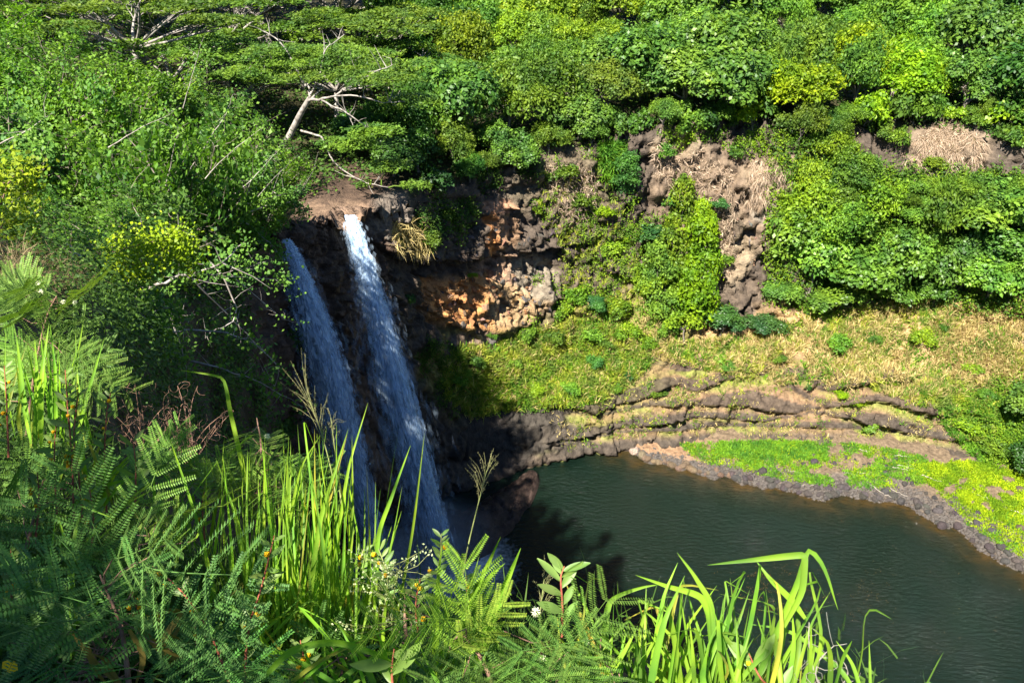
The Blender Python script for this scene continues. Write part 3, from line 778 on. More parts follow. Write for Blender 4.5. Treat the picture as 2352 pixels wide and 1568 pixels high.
# ---- thicket on the right half of the far wall
for v0, zone in ((420, 'in the top row of the right-hand thicket'), (490, 'in the second row of the right-hand thicket'), (560, 'in the third row of the right-hand thicket'),
                 (630, 'in the fourth row of the right-hand thicket'), (690, 'in the lowest row of the right-hand thicket')):
    lo = np.interp(v0, [420, 490, 560, 630, 690], [1860, 1830, 1800, 1780, 1830])
    u = lo + random.uniform(0, 30)
    while u < 2420:
        v = v0 + random.uniform(-34, 34) * (0.4 if v0 == 690 else 1)
        r = random.random()
        if u > 2190: k, cn = ('round', 'FRESH' if r < 0.5 else 'MID')
        elif v0 > 600: k, cn = ('round', 'FRESH' if r < 0.6 else 'MID')
        elif u < 1900: k, cn = ('shaggy', 'LIME')
        else: k, cn = ('shaggy', 'FRESH' if r < 0.4 else 'MID' if r < 0.6 else 'LIME' if r < 0.7 else 'OLIVE')
        if v0 == 420 and u > 2030: k, cn = 'shaggy', 'FRESH'
        w = random.uniform(95, 210)
        hs = random.uniform(0.8, 1.35)
        if v0 < 520 and u > 2000: w, hs, v = min(w, 105), random.uniform(0.5, 0.7), max(v, 445)
        plant_px(k, u, v, w, PAL[cn], zone, LOOKS[cn] + (' billowing' if k == 'round' else ' shaggy'), hs=hs, lean=0.2)
        u += w * random.uniform(0.36, 0.5)

# ---- single trees and shrubs on the far wall (foot pixel, width in pixels)
SINGLES = [
    ('column', 1590, 752, 125, 'YELLOW', 1.45, 'tall yellow green tree hung with climbers at the foot of the rocky gully'),
    ('column', 1555, 650, 115, 'LIME', 1.5, 'lime green tree covered in climbers left of the pale scree'),
    ('column', 1622, 650, 95, 'YELLOW', 1.45, 'yellow green tree right against the left edge of the pale scree'),
    ('round', 1655, 770, 110, 'TEAL', 0.75, 'blue green rounded tree at the left end of the dry grass slope'),
    ('round', 1745, 778, 105, 'TEAL', 0.75, 'darker blue green rounded tree right beside another at the dry slope'),
    ('round', 1790, 700, 110, 'FRESH', 0.7, 'fresh green rounded tree above the two blue green trees'),
    ('round', 1930, 715, 150, 'FRESH', 0.6, 'wide fresh green tree spreading low over the dry slope'),
    ('round', 2040, 690, 130, 'FRESH', 0.6, 'fresh green tree with dark shade beneath, above the middle of the slope'),
    ('round', 1370, 720, 70, 'TEAL', 0.8, 'small blue green rounded shrub right of the orange rock'),
    ('shrub', 1290, 735, 75, 'LIME', 1.1, 'lime green shrub at the right end of the orange rock'),
    ('shrub', 1210, 790, 65, 'FRESH', 1.2, 'bright green upright shrub directly under the orange rock'),
    ('shrub', 1325, 700, 75, 'LIME', 1.1, 'yellowish lime shrub between the orange rock and the blue green shrub'),
    ('shrub', 1270, 790, 60, 'MID', 0.9, 'mid green shrub on the slope under the pale boulders'),
    ('shrub', 1365, 845, 50, 'TEAL', 1.1, 'blue green slender shrub in the middle of the yellow grass slope'),
    ('shrub', 1420, 730, 90, 'LIME', 0.9, 'lime green shrub left of the climber covered trees'),
    ('shrub', 1465, 650, 90, 'LIME', 1.0, 'lime green shrub clinging to rock above the grass slope'),
    ('shrub', 1500, 560, 80, 'TEAL', 1.0, 'blue green shrub on the grey rock of the gully'),
    ('shrub', 1400, 590, 75, 'LIME', 0.9, 'lime green shrub on dark basalt right of the deep crack'),
    ('shrub', 1450, 560, 60, 'YELLOW', 0.9, 'yellowish shrub on dark basalt below the rim trees'),
    ('shrub', 1235, 500, 55, 'YELLOW', 1.5, 'narrow yellow green bush hanging on the basalt face'),
    ('shrub', 1330, 480, 80, 'OLIVE', 0.9, 'olive shrub on the basalt face under the rim'),
    ('shrub', 1290, 420, 80, 'OLIVE', 0.9, 'olive shrub high on the basalt face near the rim'),
    ('column', 1425, 445, 70, 'TEAL', 1.0, 'blue green feathery tree beside the pale rock streak'),
    ('shrub', 1390, 500, 60, 'YELLOW', 0.9, 'yellow green shrub below the pale rock streak'),
    ('shrub', 1520, 370, 70, 'FRESH', 1.0, 'fresh green shrub at the top of the rocky gully'),
    ('shrub', 1650, 480, 50, 'TEAL', 0.8, 'dark blue green shrub alone on the pale gully rock'),
    ('shrub', 1690, 370, 60, 'MID', 1.0, 'mid green shrub at the upper edge of the pink dry grass patch'),
    ('shrub', 1660, 620, 70, 'FRESH', 1.0, 'fresh green shrub on the lower end of the pale scree'),
    ('shrub', 1540, 480, 60, 'TEAL', 0.9, 'blue green shrub left of the pale gully rock'),
    ('shrub', 1250, 870, 40, 'LIME', 0.9, 'bright lime shrub in the middle of the yellow grass by the shadow edge'),
    ('shrub', 1230, 905, 60, 'LIME', 0.8, 'bright lime low shrub just above the black ledge rock'),
    ('shrub', 1310, 905, 60, 'FRESH', 0.8, 'fresh green low shrub above the first ledge'),
    ('shrub', 1090, 850, 60, 'MID', 1.0, 'shaded green shrub at the left end of the yellow grass slope'),
    ('shrub', 1060, 880, 60, 'MID', 0.9, 'shaded green shrub at the edge of the falls shadow'),
    ('shrub', 1130, 780, 40, 'MID', 1.1, 'small green shrub under the grey boulders'),
    ('shrub', 1918, 805, 70, 'FRESH', 0.9, 'round green shrub alone in the middle of the dry grass slope'),
    ('shrub', 2110, 800, 80, 'LIME', 1.0, 'loose yellow green shrub on the upper right of the dry grass slope'),
    ('shrub', 2165, 760, 40, 'DEEP', 0.8, 'small dark green shrub on the upper right of the dry grass slope'),
    ('bush', 1852, 892, 36, 'DEEP', 0.9, 'small dark green bush on the brown rock ledges'),
    ('bush', 1998, 988, 46, 'FRESH', 0.8, 'small bright green bush on the lowest rock ledge'),
    ('shrub', 1660, 840, 70, 'FRESH', 0.6, 'low green shrub at the left of the dry grass slope'),
    ('shrub', 1510, 910, 60, 'OLIVE', 0.6, 'olive low shrub on top of the middle ledge'),
    ('shrub', 1440, 870, 40, 'TEAL', 1.0, 'blue green shrub where the yellow grass meets the ledges'),
    ('shrub', 1420, 900, 40, 'FRESH', 0.9, 'fresh green shrub just above the brown earth hump'),
    ('shrub', 1390, 800, 50, 'FRESH', 0.9, 'fresh green shrub high on the yellow grass slope'),
    ('shrub', 1480, 800, 60, 'LIME', 0.9, 'lime green shrub at the foot of the tallest climber tree'),
    ('shrub', 2230, 860, 50, 'LIME', 0.9, 'lime green shrub on the dry slope near the right edge'),
    ('shrub', 2260, 920, 60, 'FRESH', 0.8, 'fresh green shrub at the right above the lush bank'),
    ('shrub', 2215, 985, 90, 'LIME', 0.7, 'bright lime low bush at the right end of the ledges'),
    ('shrub', 2270, 1040, 90, 'FRESH', 0.8, 'fresh green low bush where the ledges end at the right'),
    ('round', 2345, 1075, 120, 'DEEP', 0.9, 'dark green leafy tree at the right edge above the bank'),
    ('round', 2370, 960, 130, 'MID', 0.9, 'mid green leafy tree at the right picture edge above the dark one'),
    ('shrub', 2300, 980, 90, 'FRESH', 0.8, 'fresh green bush left of the trees at the right edge'),
    ('shrub', 945, 700, 45, 'TEAL', 1.2, 'blue green fern-like shrub in shade right of the second stream'),
    ('shrub', 1085, 640, 30, 'YELLOW', 0.8, 'tiny yellowish plant in the deep crack'),
    ('shrub', 925, 560, 60, 'YELLOW', 0.5, 'yellowish tuft plant on grey rock right of the falls'),
    ('shrub', 1570, 765, 95, 'LIME', 1.0, 'lime bush at the foot of the tallest climber tree, left side'), ('shrub', 1625, 745, 90, 'YELLOW', 1.1, 'yellow green bush at the foot of the tallest climber tree, right side'), ('shrub', 1530, 770, 70, 'FRESH', 0.9, 'fresh green low bush left of the climber trees'),
    ('shrub', 2300, 345, 90, 'MID', 1.2, 'mid green shrub at the right end of the bare patch near the rim'), ('shrub', 2350, 370, 110, 'FRESH', 1.2, 'fresh green shrub at the right picture edge beside the bare patch'), ('shrub', 2055, 345, 80, 'FRESH', 1.1, 'fresh green shrub at the left end of the bare patch near the rim'),
    ('shrub', 2150, 395, 70, 'OLIVE', 0.9, 'olive shrub growing up into the bare patch from below'), ('shrub', 2240, 300, 60, 'MID', 1.0, 'small mid green shrub on the upper edge of the bare patch'), ('shrub', 1500, 680, 90, 'LIME', 1.1, 'lime shrub left of the tall climber-hung tree'), ('shrub', 1350, 790, 70, 'FRESH', 1.0, 'fresh green shrub in the upper middle of the grass slope'), ('shrub', 1440, 790, 80, 'LIME', 1.0, 'lime shrub right of the upper middle of the grass slope'),
    ('column', 1520, 735, 105, 'FRESH', 1.3, 'fresh green narrow tree left of the tallest climber-hung tree'), ('shrub', 1180, 850, 50, 'FRESH', 0.9, 'fresh green shrub on the left part of the grass slope'), ('shrub', 2010, 790, 45, 'MID', 0.9, 'small mid green shrub right of the lone round one on the dry slope'), ('shrub', 1790, 830, 45, 'OLIVE', 0.7, 'olive tuft left of the lone round shrub on the dry slope'),
    ('shrub', 1960, 930, 60, 'YELLOW', 0.45, 'low yellow green mat plant on the brown ledge'),
    ('shrub', 2050, 880, 55, 'YELLOW', 0.45, 'low yellow green mat plant on the right dry slope'),
    ('shrub', 1930, 905, 50, 'YELLOW', 0.4, 'low yellow green plant above the brown ledge'),
]
for kind, u, v, w, cn, hs, lab in SINGLES:
    plant_px(kind, u, v, w, PAL[cn], '', '', hs=hs, label=lab, lean=0.15)

# ---- spreading trees on the left bank
LEFT = [(40, 330, 330, 0), (170, 390, 320, 1), (20, 480, 330, 2), (300, 420, 300, 3), (130, 500, 330, 0), (420, 470, 290, 1), (250, 545, 310, 2), (370, 570, 280, 3), (510, 540, 270, 0), (580, 560, 220, 1), (60, 200, 280, 2),
        (190, 260, 260, 3), (330, 300, 240, 1), (450, 340, 220, 2), (560, 420, 220, 0), (620, 470, 190, 3), (500, 630, 190, 1), (640, 535, 120, 2), (20, 90, 220, 1), (120, 110, 220, 3), (-60, 560, 330, 1), (330, 650, 200, 0), (150, 590, 200, 3)]
for i, (u, v, w, vr) in enumerate(LEFT):
    plant_px('hau' if v < 600 else 'haushrub', u, v, w, HAU if i % 3 else FRESH, 'on the left bank above the hollow' if v > 380 else 'in the back of the left bank', 'light green round-leaved', hs=random.uniform(0.8, 1.1), variant=vr)

for (u, v, w, lab) in ((-170, 430, 330, 'light green tree outside the left picture edge, nearest'), (-180, 260, 300, 'light green tree outside the left picture edge, further back'), (-330, 520, 340, 'light green tree well outside the left picture edge')):
    plant_px('hau', u, v, w, HAU, '', '', label=lab)
# ---- umbrella trees on the plateau behind the falls
UMB = [(330, 210, 420, 'leftmost grey green umbrella tree with flat canopy near the top'), (520, 200, 430, 'grey green umbrella tree, white forked limbs, left of the leaning trunk'), (700, 205, 420, 'grey green umbrella tree with long white limbs behind the leaning trunk'),
       (860, 215, 400, 'rightmost grey green umbrella tree, its pads next to the lime forest'), (430, 120, 420, 'distant umbrella tree at the top edge, left of the umbrella group'), (620, 110, 420, 'distant umbrella tree at the top edge above the leaning trunk'),
       (800, 120, 420, 'distant umbrella tree at the top edge beside the lime forest'), (540, 300, 330, 'low umbrella tree left of the leaning white trunk'), (930, 280, 330, 'low umbrella tree overhanging the dark wood right of the leaning trunk'), (240, 130, 360, 'umbrella tree at the upper left behind the light green trees'),
       (340, 60, 400, 'umbrella tree cut by the top edge, leftmost of the back row'), (520, 50, 400, 'umbrella tree cut by the top edge, second of the back row'), (700, 55, 400, 'umbrella tree cut by the top edge, third of the back row'), (880, 60, 380, 'umbrella tree cut by the top edge, last of the back row'), (160, 60, 380, 'umbrella tree cut by the top edge at the far left'),
       (440, 270, 360, 'umbrella tree just behind the light green trees, left of the falls'), (780, 290, 340, 'umbrella tree in the dark wood behind the drooping limb')]
for i, (u, v, w, lab) in enumerate(UMB):
    plant_px('umbrella', u, v, w, ALB, '', '', hs=random.uniform(0.75, 1.0), label=lab, variant=i)

# ---- the leaning white-trunked tree above the falls, limb by limb
def px_path(pts):                       # pixels with a distance ahead -> smooth 3-D path
    P = np.array([atY(u, v, Y) for u, v, Y in pts])
    t = np.arange(len(P), dtype=float)
    return smooth_path(P, t, np.linspace(0, len(P) - 1, (len(P) - 1) * 4 + 1))
h0 = hit(600, 415)
YT = 60.0; g = np.random.default_rng(77)
lt = empty('umbrella_tree', h0[0]); tag(lt, 'leaning white-trunked tree above the falls, one limb drooping to the lip', 'tree')
inv = Matrix.Translation(-Vector(h0[0]))
tb = Bag(); tube(tb, np.vstack([[h0[0] - np.array([0, 0, 0.5])], px_path([(630, 372, YT + 0.5), (665, 312, YT), (690, 262, YT - 0.5), (710, 228, YT - 1)])]), np.linspace(0.3, 0.19, 14), 8)
me = tb.mesh('trunk', M_LIMB, True); me.transform(inv); ltr = link('trunk', me, lt)
limbs = [([(710, 232, 59), (712, 205, 59.3), (700, 178, 60), (680, 150, 61)], 0.2), ([(708, 232, 59), (742, 228, 58), (800, 205, 57.5), (880, 190, 57)], 0.2), ([(712, 230, 59), (740, 205, 59.5), (770, 175, 60.5), (820, 165, 61)], 0.14),
         ([(740, 232, 58), (780, 250, 57), (815, 272, 56), (850, 300, 55.5)], 0.12), ([(690, 300, 59.5), (735, 312, 58), (765, 370, 57), (830, 415, 56), (890, 428, 55.5)], 0.15), ([(660, 320, 60), (610, 370, 58), (555, 410, 56), (500, 440, 55)], 0.13),
         ([(700, 180, 60), (640, 165, 61), (580, 170, 61)], 0.12), ([(715, 215, 59), (735, 170, 60), (745, 120, 61), (790, 80, 62)], 0.14), ([(705, 200, 59.5), (670, 140, 60.5), (640, 95, 61.5), (600, 70, 62)], 0.14), ([(760, 222, 57.8), (820, 220, 57), (880, 235, 56.5), (930, 232, 56.5)], 0.12), ([(800, 205, 57.5), (850, 170, 57.5), (900, 150, 58)], 0.1), ([(640, 360, 59), (600, 385, 57.5), (560, 430, 56.5), (520, 450, 56)], 0.12), ([(760, 245, 57.5), (800, 265, 56.8), (812, 290, 56.5)], 0.06)]
for pts, r in limbs:
    tb = Bag(); q = px_path(pts); tube(tb, q + g.normal(size=q.shape) * r * 0.3, np.linspace(r * 0.6, 0.025, len(q)), 6)
    for j in range(5):
        s0 = q[g.integers(len(q) // 2, len(q))]; e = s0 + g.normal(size=3) * 0.7 + np.array([0, 0, 0.5]); tube(tb, np.stack([s0, (s0 + e) / 2 + g.normal(size=3) * 0.1, e]), [0.04, 0.025, 0.01], 4)
    me = tb.mesh('limb', M_LIMB, True); me.transform(inv); link('limb', me, ltr)
pads = [(760, 172, 60, 3.6), (690, 140, 61.5, 3.6), (880, 185, 57, 3.2), (830, 160, 61, 3.0), (580, 165, 61, 3.0), (860, 300, 55.5, 2.4), (955, 425, 55.2, 1.3), (835, 422, 56, 0.9), (800, 330, 57, 2.6), (890, 380, 57, 2.2), (640, 115, 62, 3.0), (760, 120, 63, 3.6), (940, 230, 58, 2.6)]
crw = empty('crown', (0, 0, 0)); crw.parent = lt
for i, (u, v, Y, pr) in enumerate(pads):
    b = Bag(); e = atY(u, v, Y); n = int(200 * pr * pr) + 60
    rr = np.sqrt(g.uniform(0, 1, n)); th = g.uniform(0, 6.283, n); ed = 0.75 + 0.25 * np.sin(th * 5 + i) * np.sin(th * 3 + i)
    p = e + np.stack([np.cos(th) * rr * pr * ed, np.sin(th) * rr * pr * ed, 0.25 * (1 - rr**2) * pr / 3 + g.normal(size=n) * 0.1], 1)
    leaves(b, p, np.array([0, 0, 1.0]) + g.normal(size=p.shape) * 0.4, g.uniform(0.18, 0.36, n), g.uniform(0.09, 0.17, n), None, g)
    if i > 3:
        s0 = min((q for pts, r in limbs for q in px_path(pts)), key=lambda q: np.linalg.norm(q - e)); tube(b, np.linspace(s0, e, 5) + g.normal(size=(5, 3)) * 0.05, np.linspace(0.06, 0.02, 5), 4)
    me = b.mesh('foliage_pad', M_FINE); me.transform(inv); link('foliage_pad', me, crw, color=vary(ALB))

# ------------------------------------------------------------------ waterfalls: strands and drops of falling water
def water_mat(name, c=(0.82, 0.87, 0.92), tr=0.35, veil=1.0):
    m, nt, out = new_mat(name); L = nt.links.new
    pb = N_(nt, 'ShaderNodeBsdfPrincipled'); pb.inputs['Base Color'].default_value = (*c, 1); pb.inputs['Roughness'].default_value = 0.35
    t = N_(nt, 'ShaderNodeBsdfTranslucent'); t.inputs[0].default_value = (*c, 1)
    ms = N_(nt, 'ShaderNodeMixShader'); ms.inputs[0].default_value = tr
    L(pb.outputs[0], ms.inputs[1]); L(t.outputs[0], ms.inputs[2])
    tp = N_(nt, 'ShaderNodeBsdfTransparent'); m2_ = N_(nt, 'ShaderNodeMixShader'); m2_.inputs[0].default_value = veil
    L(tp.outputs[0], m2_.inputs[1]); L(ms.outputs[0], m2_.inputs[2]); L(m2_.outputs[0], out.inputs[0])
    return m
M_FALL = water_mat('falling_water', (0.6, 0.79, 1.0), veil=0.62)
m, nt, out = new_mat('thin_spray'); L = nt.links.new
pb = N_(nt, 'ShaderNodeBsdfDiffuse'); pb.inputs[0].default_value = (0.6, 0.78, 0.98, 1)
tp = N_(nt, 'ShaderNodeBsdfTransparent'); ms = N_(nt, 'ShaderNodeMixShader'); ms.inputs[0].default_value = 0.3
L(tp.outputs[0], ms.inputs[1]); L(pb.outputs[0], ms.inputs[2]); L(ms.outputs[0], out.inputs[0])
M_SPRAY = m
M_VEIL = m.copy(); M_VEIL.name = 'fine_veil'
for n_ in M_VEIL.node_tree.nodes:
    if n_.type == 'MIX_SHADER': n_.inputs[0].default_value = 0.07

def stream(path, n, seed, dens=None, core=0.5, thick=0.5):
    """path rows: (v, left u, right u, distance). Returns strand mesh data in a Bag and a spray Bag"""
    g = np.random.default_rng(seed)
    P = np.array(path, float); t = np.arange(len(P), dtype=float)
    b, sp = Bag(), Bag()
    def at(tq, off, dep):
        r = smooth_path(P, t, tq)
        u = (r[:, 1] + r[:, 2]) / 2 + (r[:, 2] - r[:, 1]) / 2 * off
        out = np.zeros((len(tq), 3))
        d = FWD[None] + RGT[None] * ((u - UW / 2) / FP)[:, None] - UPV[None] * ((r[:, 0] - VH / 2) / FP)[:, None]
        wd = (r[:, 2] - r[:, 1]) / FP * r[:, 3] * 0.5
        Y = r[:, 3] + dep * wd * 0.8
        out = EYE + d * (Y / d[:, 1])[:, None]
        return out
    for bag, nn, wmul, lmul, spread in ((b, n, 1.0, 1.7, 0.82), (sp, int(n * 0.4), 3.0, 1.6, 1.05)):
        T = len(P) - 1
        t0 = g.uniform(0, T, nn)
        if dens is not None:
            keep = g.uniform(0, 1, nn) < np.interp(t0, np.arange(len(P)), dens); t0 = t0[keep]
        k = len(t0)
        off = np.clip(g.normal(size=k) * 0.42 * spread + 0.12, -1.25 * spread, 1.15 * spread)
        # braided gaps: leave dark lanes between the ropes of water
        lane = np.sin(off * 9 + t0 * 0.9 + 2 * np.sin(t0 * 1.3)) * 0.5 + 0.5
        if bag is b:
            keep = g.uniform(0, 1, k) < 0.12 + 0.88 * lane**1.4; t0, off = t0[keep], off[keep]; k = len(t0)
        dep = g.normal(size=k) * 0.5
        ln = g.uniform(0.04, 0.2, k) * lmul * (T / 10)
        w = g.uniform(0.012, 0.05, k) * wmul
        a = at(t0, off, dep); m1 = at(np.minimum(t0 + ln * 0.5, T), off + g.normal(size=k) * 0.02, dep); e = at(np.minimum(t0 + ln, T), off + g.normal(size=k) * 0.03, dep)
        sd = unit(np.cross(unit(e - a + 1e-6), g.normal(size=(k, 3)) + np.array([0, -1.0, 0])))
        V = np.stack([a, m1 + sd * w[:, None], e, m1 - sd * w[:, None]], 1)
        bag.add(V.reshape(-1, 3), np.arange(4 * k).reshape(k, 4))
    vb = Bag(); k = 5200; T = len(P) - 1
    t0 = g.uniform(0.5, T, k); off = g.normal(size=k) * 0.75 - 0.15; dep = g.normal(size=k) * 0.7; ln = g.uniform(0.15, 0.5, k) * (T / 10)
    a = at(t0, off, dep); m1 = at(np.minimum(t0 + ln * 0.5, T), off + g.normal(size=k) * 0.05, dep); e = at(np.minimum(t0 + ln, T), off + g.normal(size=k) * 0.08, dep)
    sd = unit(np.cross(unit(e - a + 1e-6), g.normal(size=(k, 3)) * 0.5 + np.array([0, -1.0, 0]))) * (g.uniform(0.05, 0.3, k) * (0.4 + 0.6 * t0 / T))[:, None]
    vb.add(np.stack([a, m1 + sd, e, m1 - sd], 1).reshape(-1, 3), np.arange(4 * k).reshape(k, 4))
    # loose drops along the edges
    k = n // 2
    t0 = g.uniform(0, len(P) - 1, k); side = g.choice([-1, 1], k)
    p = at(t0, side * g.uniform(0.55, 1.15, k), g.normal(size=k) * 0.5)
    leaves(b, p, g.normal(size=(k, 3)), g.uniform(0.04, 0.12, k), g.uniform(0.02, 0.05, k), np.array([[0, 0, -1.0]]).repeat(k, 0) + g.normal(size=(k, 3)) * 0.3, g)
    return b, sp, vb
F1 = [(548, 628, 664, 48.6), (580, 643, 682, 48.2), (620, 655, 703, 47.9), (700, 674, 738, 47.4), (800, 697, 778, 46.9), (900, 722, 806, 46.5), (1000, 748, 828, 46.2), (1100, 778, 848, 46.0), (1200, 816, 870, 45.8), (1330, 862, 908, 45.4)]
F2 = [(494, 793, 813, 52.6), (520, 799, 825, 52.2), (560, 807, 840, 51.6), (620, 819, 860, 50.9), (680, 832, 880, 50.3), (760, 848, 903, 49.6), (860, 866, 934, 48.8), (980, 892, 966, 48.0), (1100, 926, 998, 47.4), (1200, 952, 1022, 47.0), (1310, 976, 1052, 46.4)]
for pth, n, sd, dens, lab in ((F1, 26000, 5, None, 'left blue-white stream of the twin waterfall, leaving the rim under the light green trees'),
                              (F2, 34000, 6, [0.7, 0.5, 0.36, 0.26, 0.34, 0.85, 1, 1, 1, 1, 1], 'right stream of the twin waterfall, sunlit and broken up at its top')):
    b, sp, vb = stream(pth, n, sd, dens)
    root = empty('waterfall', tuple(atZ(*((pth[-1][1] + pth[-1][2]) / 2, pth[-1][0]))))
    inv = Matrix.Translation(-root.location)
    for nm, bag, mt in (('water_strands', b, M_FALL), ('spray', sp, M_SPRAY), ('veil', vb, M_VEIL)):
        me = bag.mesh(nm, mt); me.transform(inv); link(nm, me, root)
    tag(root, lab, 'waterfall')

# ------------------------------------------------------------------ rocks on the cliff, boulders on the shore
def stone(seed, sub=2, ang=0.35, sq=(1, 0.8, 0.7), mat=None):
    import bmesh
    bm = bmesh.new(); g = np.random.default_rng(seed)
    if sub == 1:                                   # broken block: hull of a few points
        for p in unit(g.normal(size=(11, 3))) * g.uniform(0.75, 1.1, (11, 1)): bm.verts.new(tuple(p * np.array(sq)))
        r = bmesh.ops.convex_hull(bm, input=bm.verts)
        bmesh.ops.delete(bm, geom=[v for v in bm.verts if not v.link_faces], context='VERTS')
    else:
        bmesh.ops.create_icosphere(bm, subdivisions=sub, radius=1.0)
        pl = [(unit(g.normal(size=3)), g.uniform(0.55, 0.85)) for _ in range(9)]
        for v in bm.verts:
            p = np.array(v.co)
            for nrm, d in pl:                      # flat worn faces
                k = p @ nrm
                if k > d: p = p - nrm * (k - d) * (0.6 + ang)
            v.co = p * np.array(sq) * (1 + 0.05 * math.sin(p[0] * 9 + seed) * math.sin(p[1] * 8))
    me = bpy.data.meshes.new('stone'); bm.to_mesh(me); bm.free()
    me.materials.append(mat)
    return me
M_STONE = rockmat('loose_stone', use_attr=False, sc=3.0, bump=0.5)
ANG = [stone(10 + i, 1, 0.4, (1, random.uniform(0.6, 0.9), random.uniform(0.6, 1.1)), M_STONE) for i in range(9)]
RND = [stone(40 + i, 2, 0.1, (1, random.uniform(0.75, 0.95), random.uniform(0.6, 0.8)), M_STONE) for i in range(6)]
def colmix(*cs):
    c = random.choice(cs); return vary(c, 0.25)
ORANGE = (0.35, 0.175, 0.068); CREAM = (0.26, 0.185, 0.11); PINK = (0.26, 0.165, 0.115); ORANGE2 = (0.24, 0.125, 0.06); BAS = (0.07, 0.062, 0.06); GREY = (0.12, 0.108, 0.1); PALE = (0.19, 0.165, 0.14)
zones = [((1030, 1150, 625, 745), 62, (6, 24), (ORANGE, ORANGE, ORANGE2, PINK)), ((1130, 1230, 625, 735), 46, (6, 22), (CREAM, ORANGE2, PINK, GREY)), ((980, 1070, 650, 730), 26, (7, 24), (ORANGE2, ORANGE2, PINK, BAS)), ((1200, 1270, 590, 720), 34, (6, 16), (GREY, PALE, GREY, BAS)),
         ((1060, 1330, 470, 590), 55, (8, 22), (BAS, BAS, GREY, PINK)), ((880, 1010, 540, 620), 16, (8, 20), (BAS, GREY)), ((1640, 1810, 470, 620), 60, (5, 13), (PALE, GREY, BAS, GREY, PINK)), ((1060, 1220, 740, 800), 20, (12, 30), (BAS, PINK, GREY))]
for (u0, u1, v0, v1), n, (s0, s1), cols in zones:
    for _ in range(n):
        u, v = random.uniform(u0, u1), random.uniform(v0, v1)
        h = hit(u, v)
        if h is None or h[0][1] < 50: continue
        dep = float((h[0] - EYE) @ FWD); r = random.uniform(s0, s1) / 2 * dep / FP
        link('rock', random.choice(ANG), gorge, tuple(h[0] - h[1] * r * 0.25), (random.uniform(0, 6), random.uniform(0, 6), random.uniform(0, 6)), (r * random.uniform(0.9, 1.7), r * random.uniform(0.8, 1.2), r * random.uniform(0.7, 1.3)), colmix(*cols))

ZB = {}
def boulder(u, v, wpx, color, label, group=None, name='boulder'):
    p = hitb(u, v)
    if p is None: return
    dep = float((p - EYE) @ FWD); r = wpx / 2 * dep / FP
    o = link(name, random.choice(RND), None, tuple(p + np.array([0, 0, r * 0.25])), (random.uniform(-0.3, 0.3), random.uniform(-0.3, 0.3), random.uniform(0, 6.28)), r, vary(color, 0.2))
    tag(o, label, 'boulder', group); return o
def crop(x, y): return (1900 + x / 3.5636) * 0.91875, (1000 + y / 3.5636) * 0.91875
BOUL = [(480, 558, 78, 'largest round black boulder on the green part of the bank'), (387, 570, 45, 'upright black boulder just left of the largest round one'), (665, 568, 52, 'black boulder right of the largest round one on the green bank'), (625, 558, 30, 'small black boulder touching the left side of a bigger one on the green bank'),
        (763, 512, 45, 'black boulder near the ledge, above the middle of the bank'), (845, 530, 30, 'small black boulder right of the one near the ledge'), (925, 578, 34, 'black boulder left of the driftwood pile, first of two'), (968, 570, 34, 'black boulder left of the driftwood pile, second of two'),
        (1125, 590, 44, 'black boulder at the left end of the bleached driftwood pile'), (1105, 520, 44, 'dark boulder behind the driftwood pile near the ledge'), (1205, 530, 46, 'dark boulder above the driftwood pile'), (1285, 752, 62, 'biggest black boulder left of the lime grass, in a row of three'), (1350, 745, 44, 'middle black boulder in the row of three left of the lime grass'),
        (1400, 740, 40, 'right black boulder in the row of three left of the lime grass'), (1320, 705, 56, 'black boulder just above the row of three by the lime grass'), (1555, 875, 54, 'black boulder at the lower left corner of the lime grass'), (1595, 965, 76, 'large black boulder below the lime grass by the gravel strip'), (1700, 912, 42, 'black boulder on the lower edge of the lime grass'),
        (1780, 788, 48, 'brown boulder in the lime grass, left of a pair'), (1825, 795, 42, 'brown boulder in the lime grass, right of a pair'), (1967, 778, 58, 'brown boulder in the middle of the lime grass'), (1905, 800, 40, 'brown boulder between the pair and the middle one in the lime grass'), (1885, 918, 58, 'brown boulder below the white log in the lime grass'),
        (2310, 805, 84, 'big brown boulder at the upper right of the lime grass'), (2320, 1150, 90, 'large dark brown boulder at the right picture edge on the bank'), (2180, 963, 42, 'small dark boulder in the lime grass near the grey log'), (2065, 990, 42, 'small dark boulder right of the pebbly edge of the lime grass'), (1610, 1130, 110, 'large flat grey rock lying in the water at the shore'),
        (1940, 1010, 60, 'dark flat boulder at the lower edge of the lime grass'), (2070, 1170, 78, 'grey boulder on the right part of the gravel strip'), (2200, 1140, 56, 'grey boulder above the right part of the gravel strip'), (2160, 1310, 66, 'dark boulder low on the right gravel strip'), (20, 640, 90, 'long black boulder at the left of the green bank near the water'), (1745, 1020, 46, 'dark boulder left below the lime grass'), (2065, 772, 30, 'small brown boulder right of the middle one in the lime grass')]
for x, y, w, lab in BOUL:
    u, v = crop(x, y); boulder(u, v, w / 3.5636 * 0.91875 * 1.1, (0.05, 0.045, 0.047) if 'brown' not in lab else (0.1, 0.075, 0.055), lab)
p = atZ(1458, 1036); o = link('boulder', RND[1], None, (p[0], p[1], 0.1), (0, 0, 1), 0.75, (0.3, 0.23, 0.19)); tag(o, 'pale boulder alone in the water at the tip of the bank', 'boulder')
for _ in range(150):
    i = random.randrange(20, 400); t = abs(random.gauss(0.02, 0.09)); q = wlS[i] * (1 - t) + bkS[i] * t
    u, v, _d = proj(q)
    if 1470 < u < 2352: boulder(float(u), float(v), random.uniform(9, 26), (0.055, 0.05, 0.048) if u > 1680 else (0.13, 0.095, 0.065), 'one of the dark rocks packed along the water edge of the bank', 'dark rocks along the water edge', 'shore_rock')
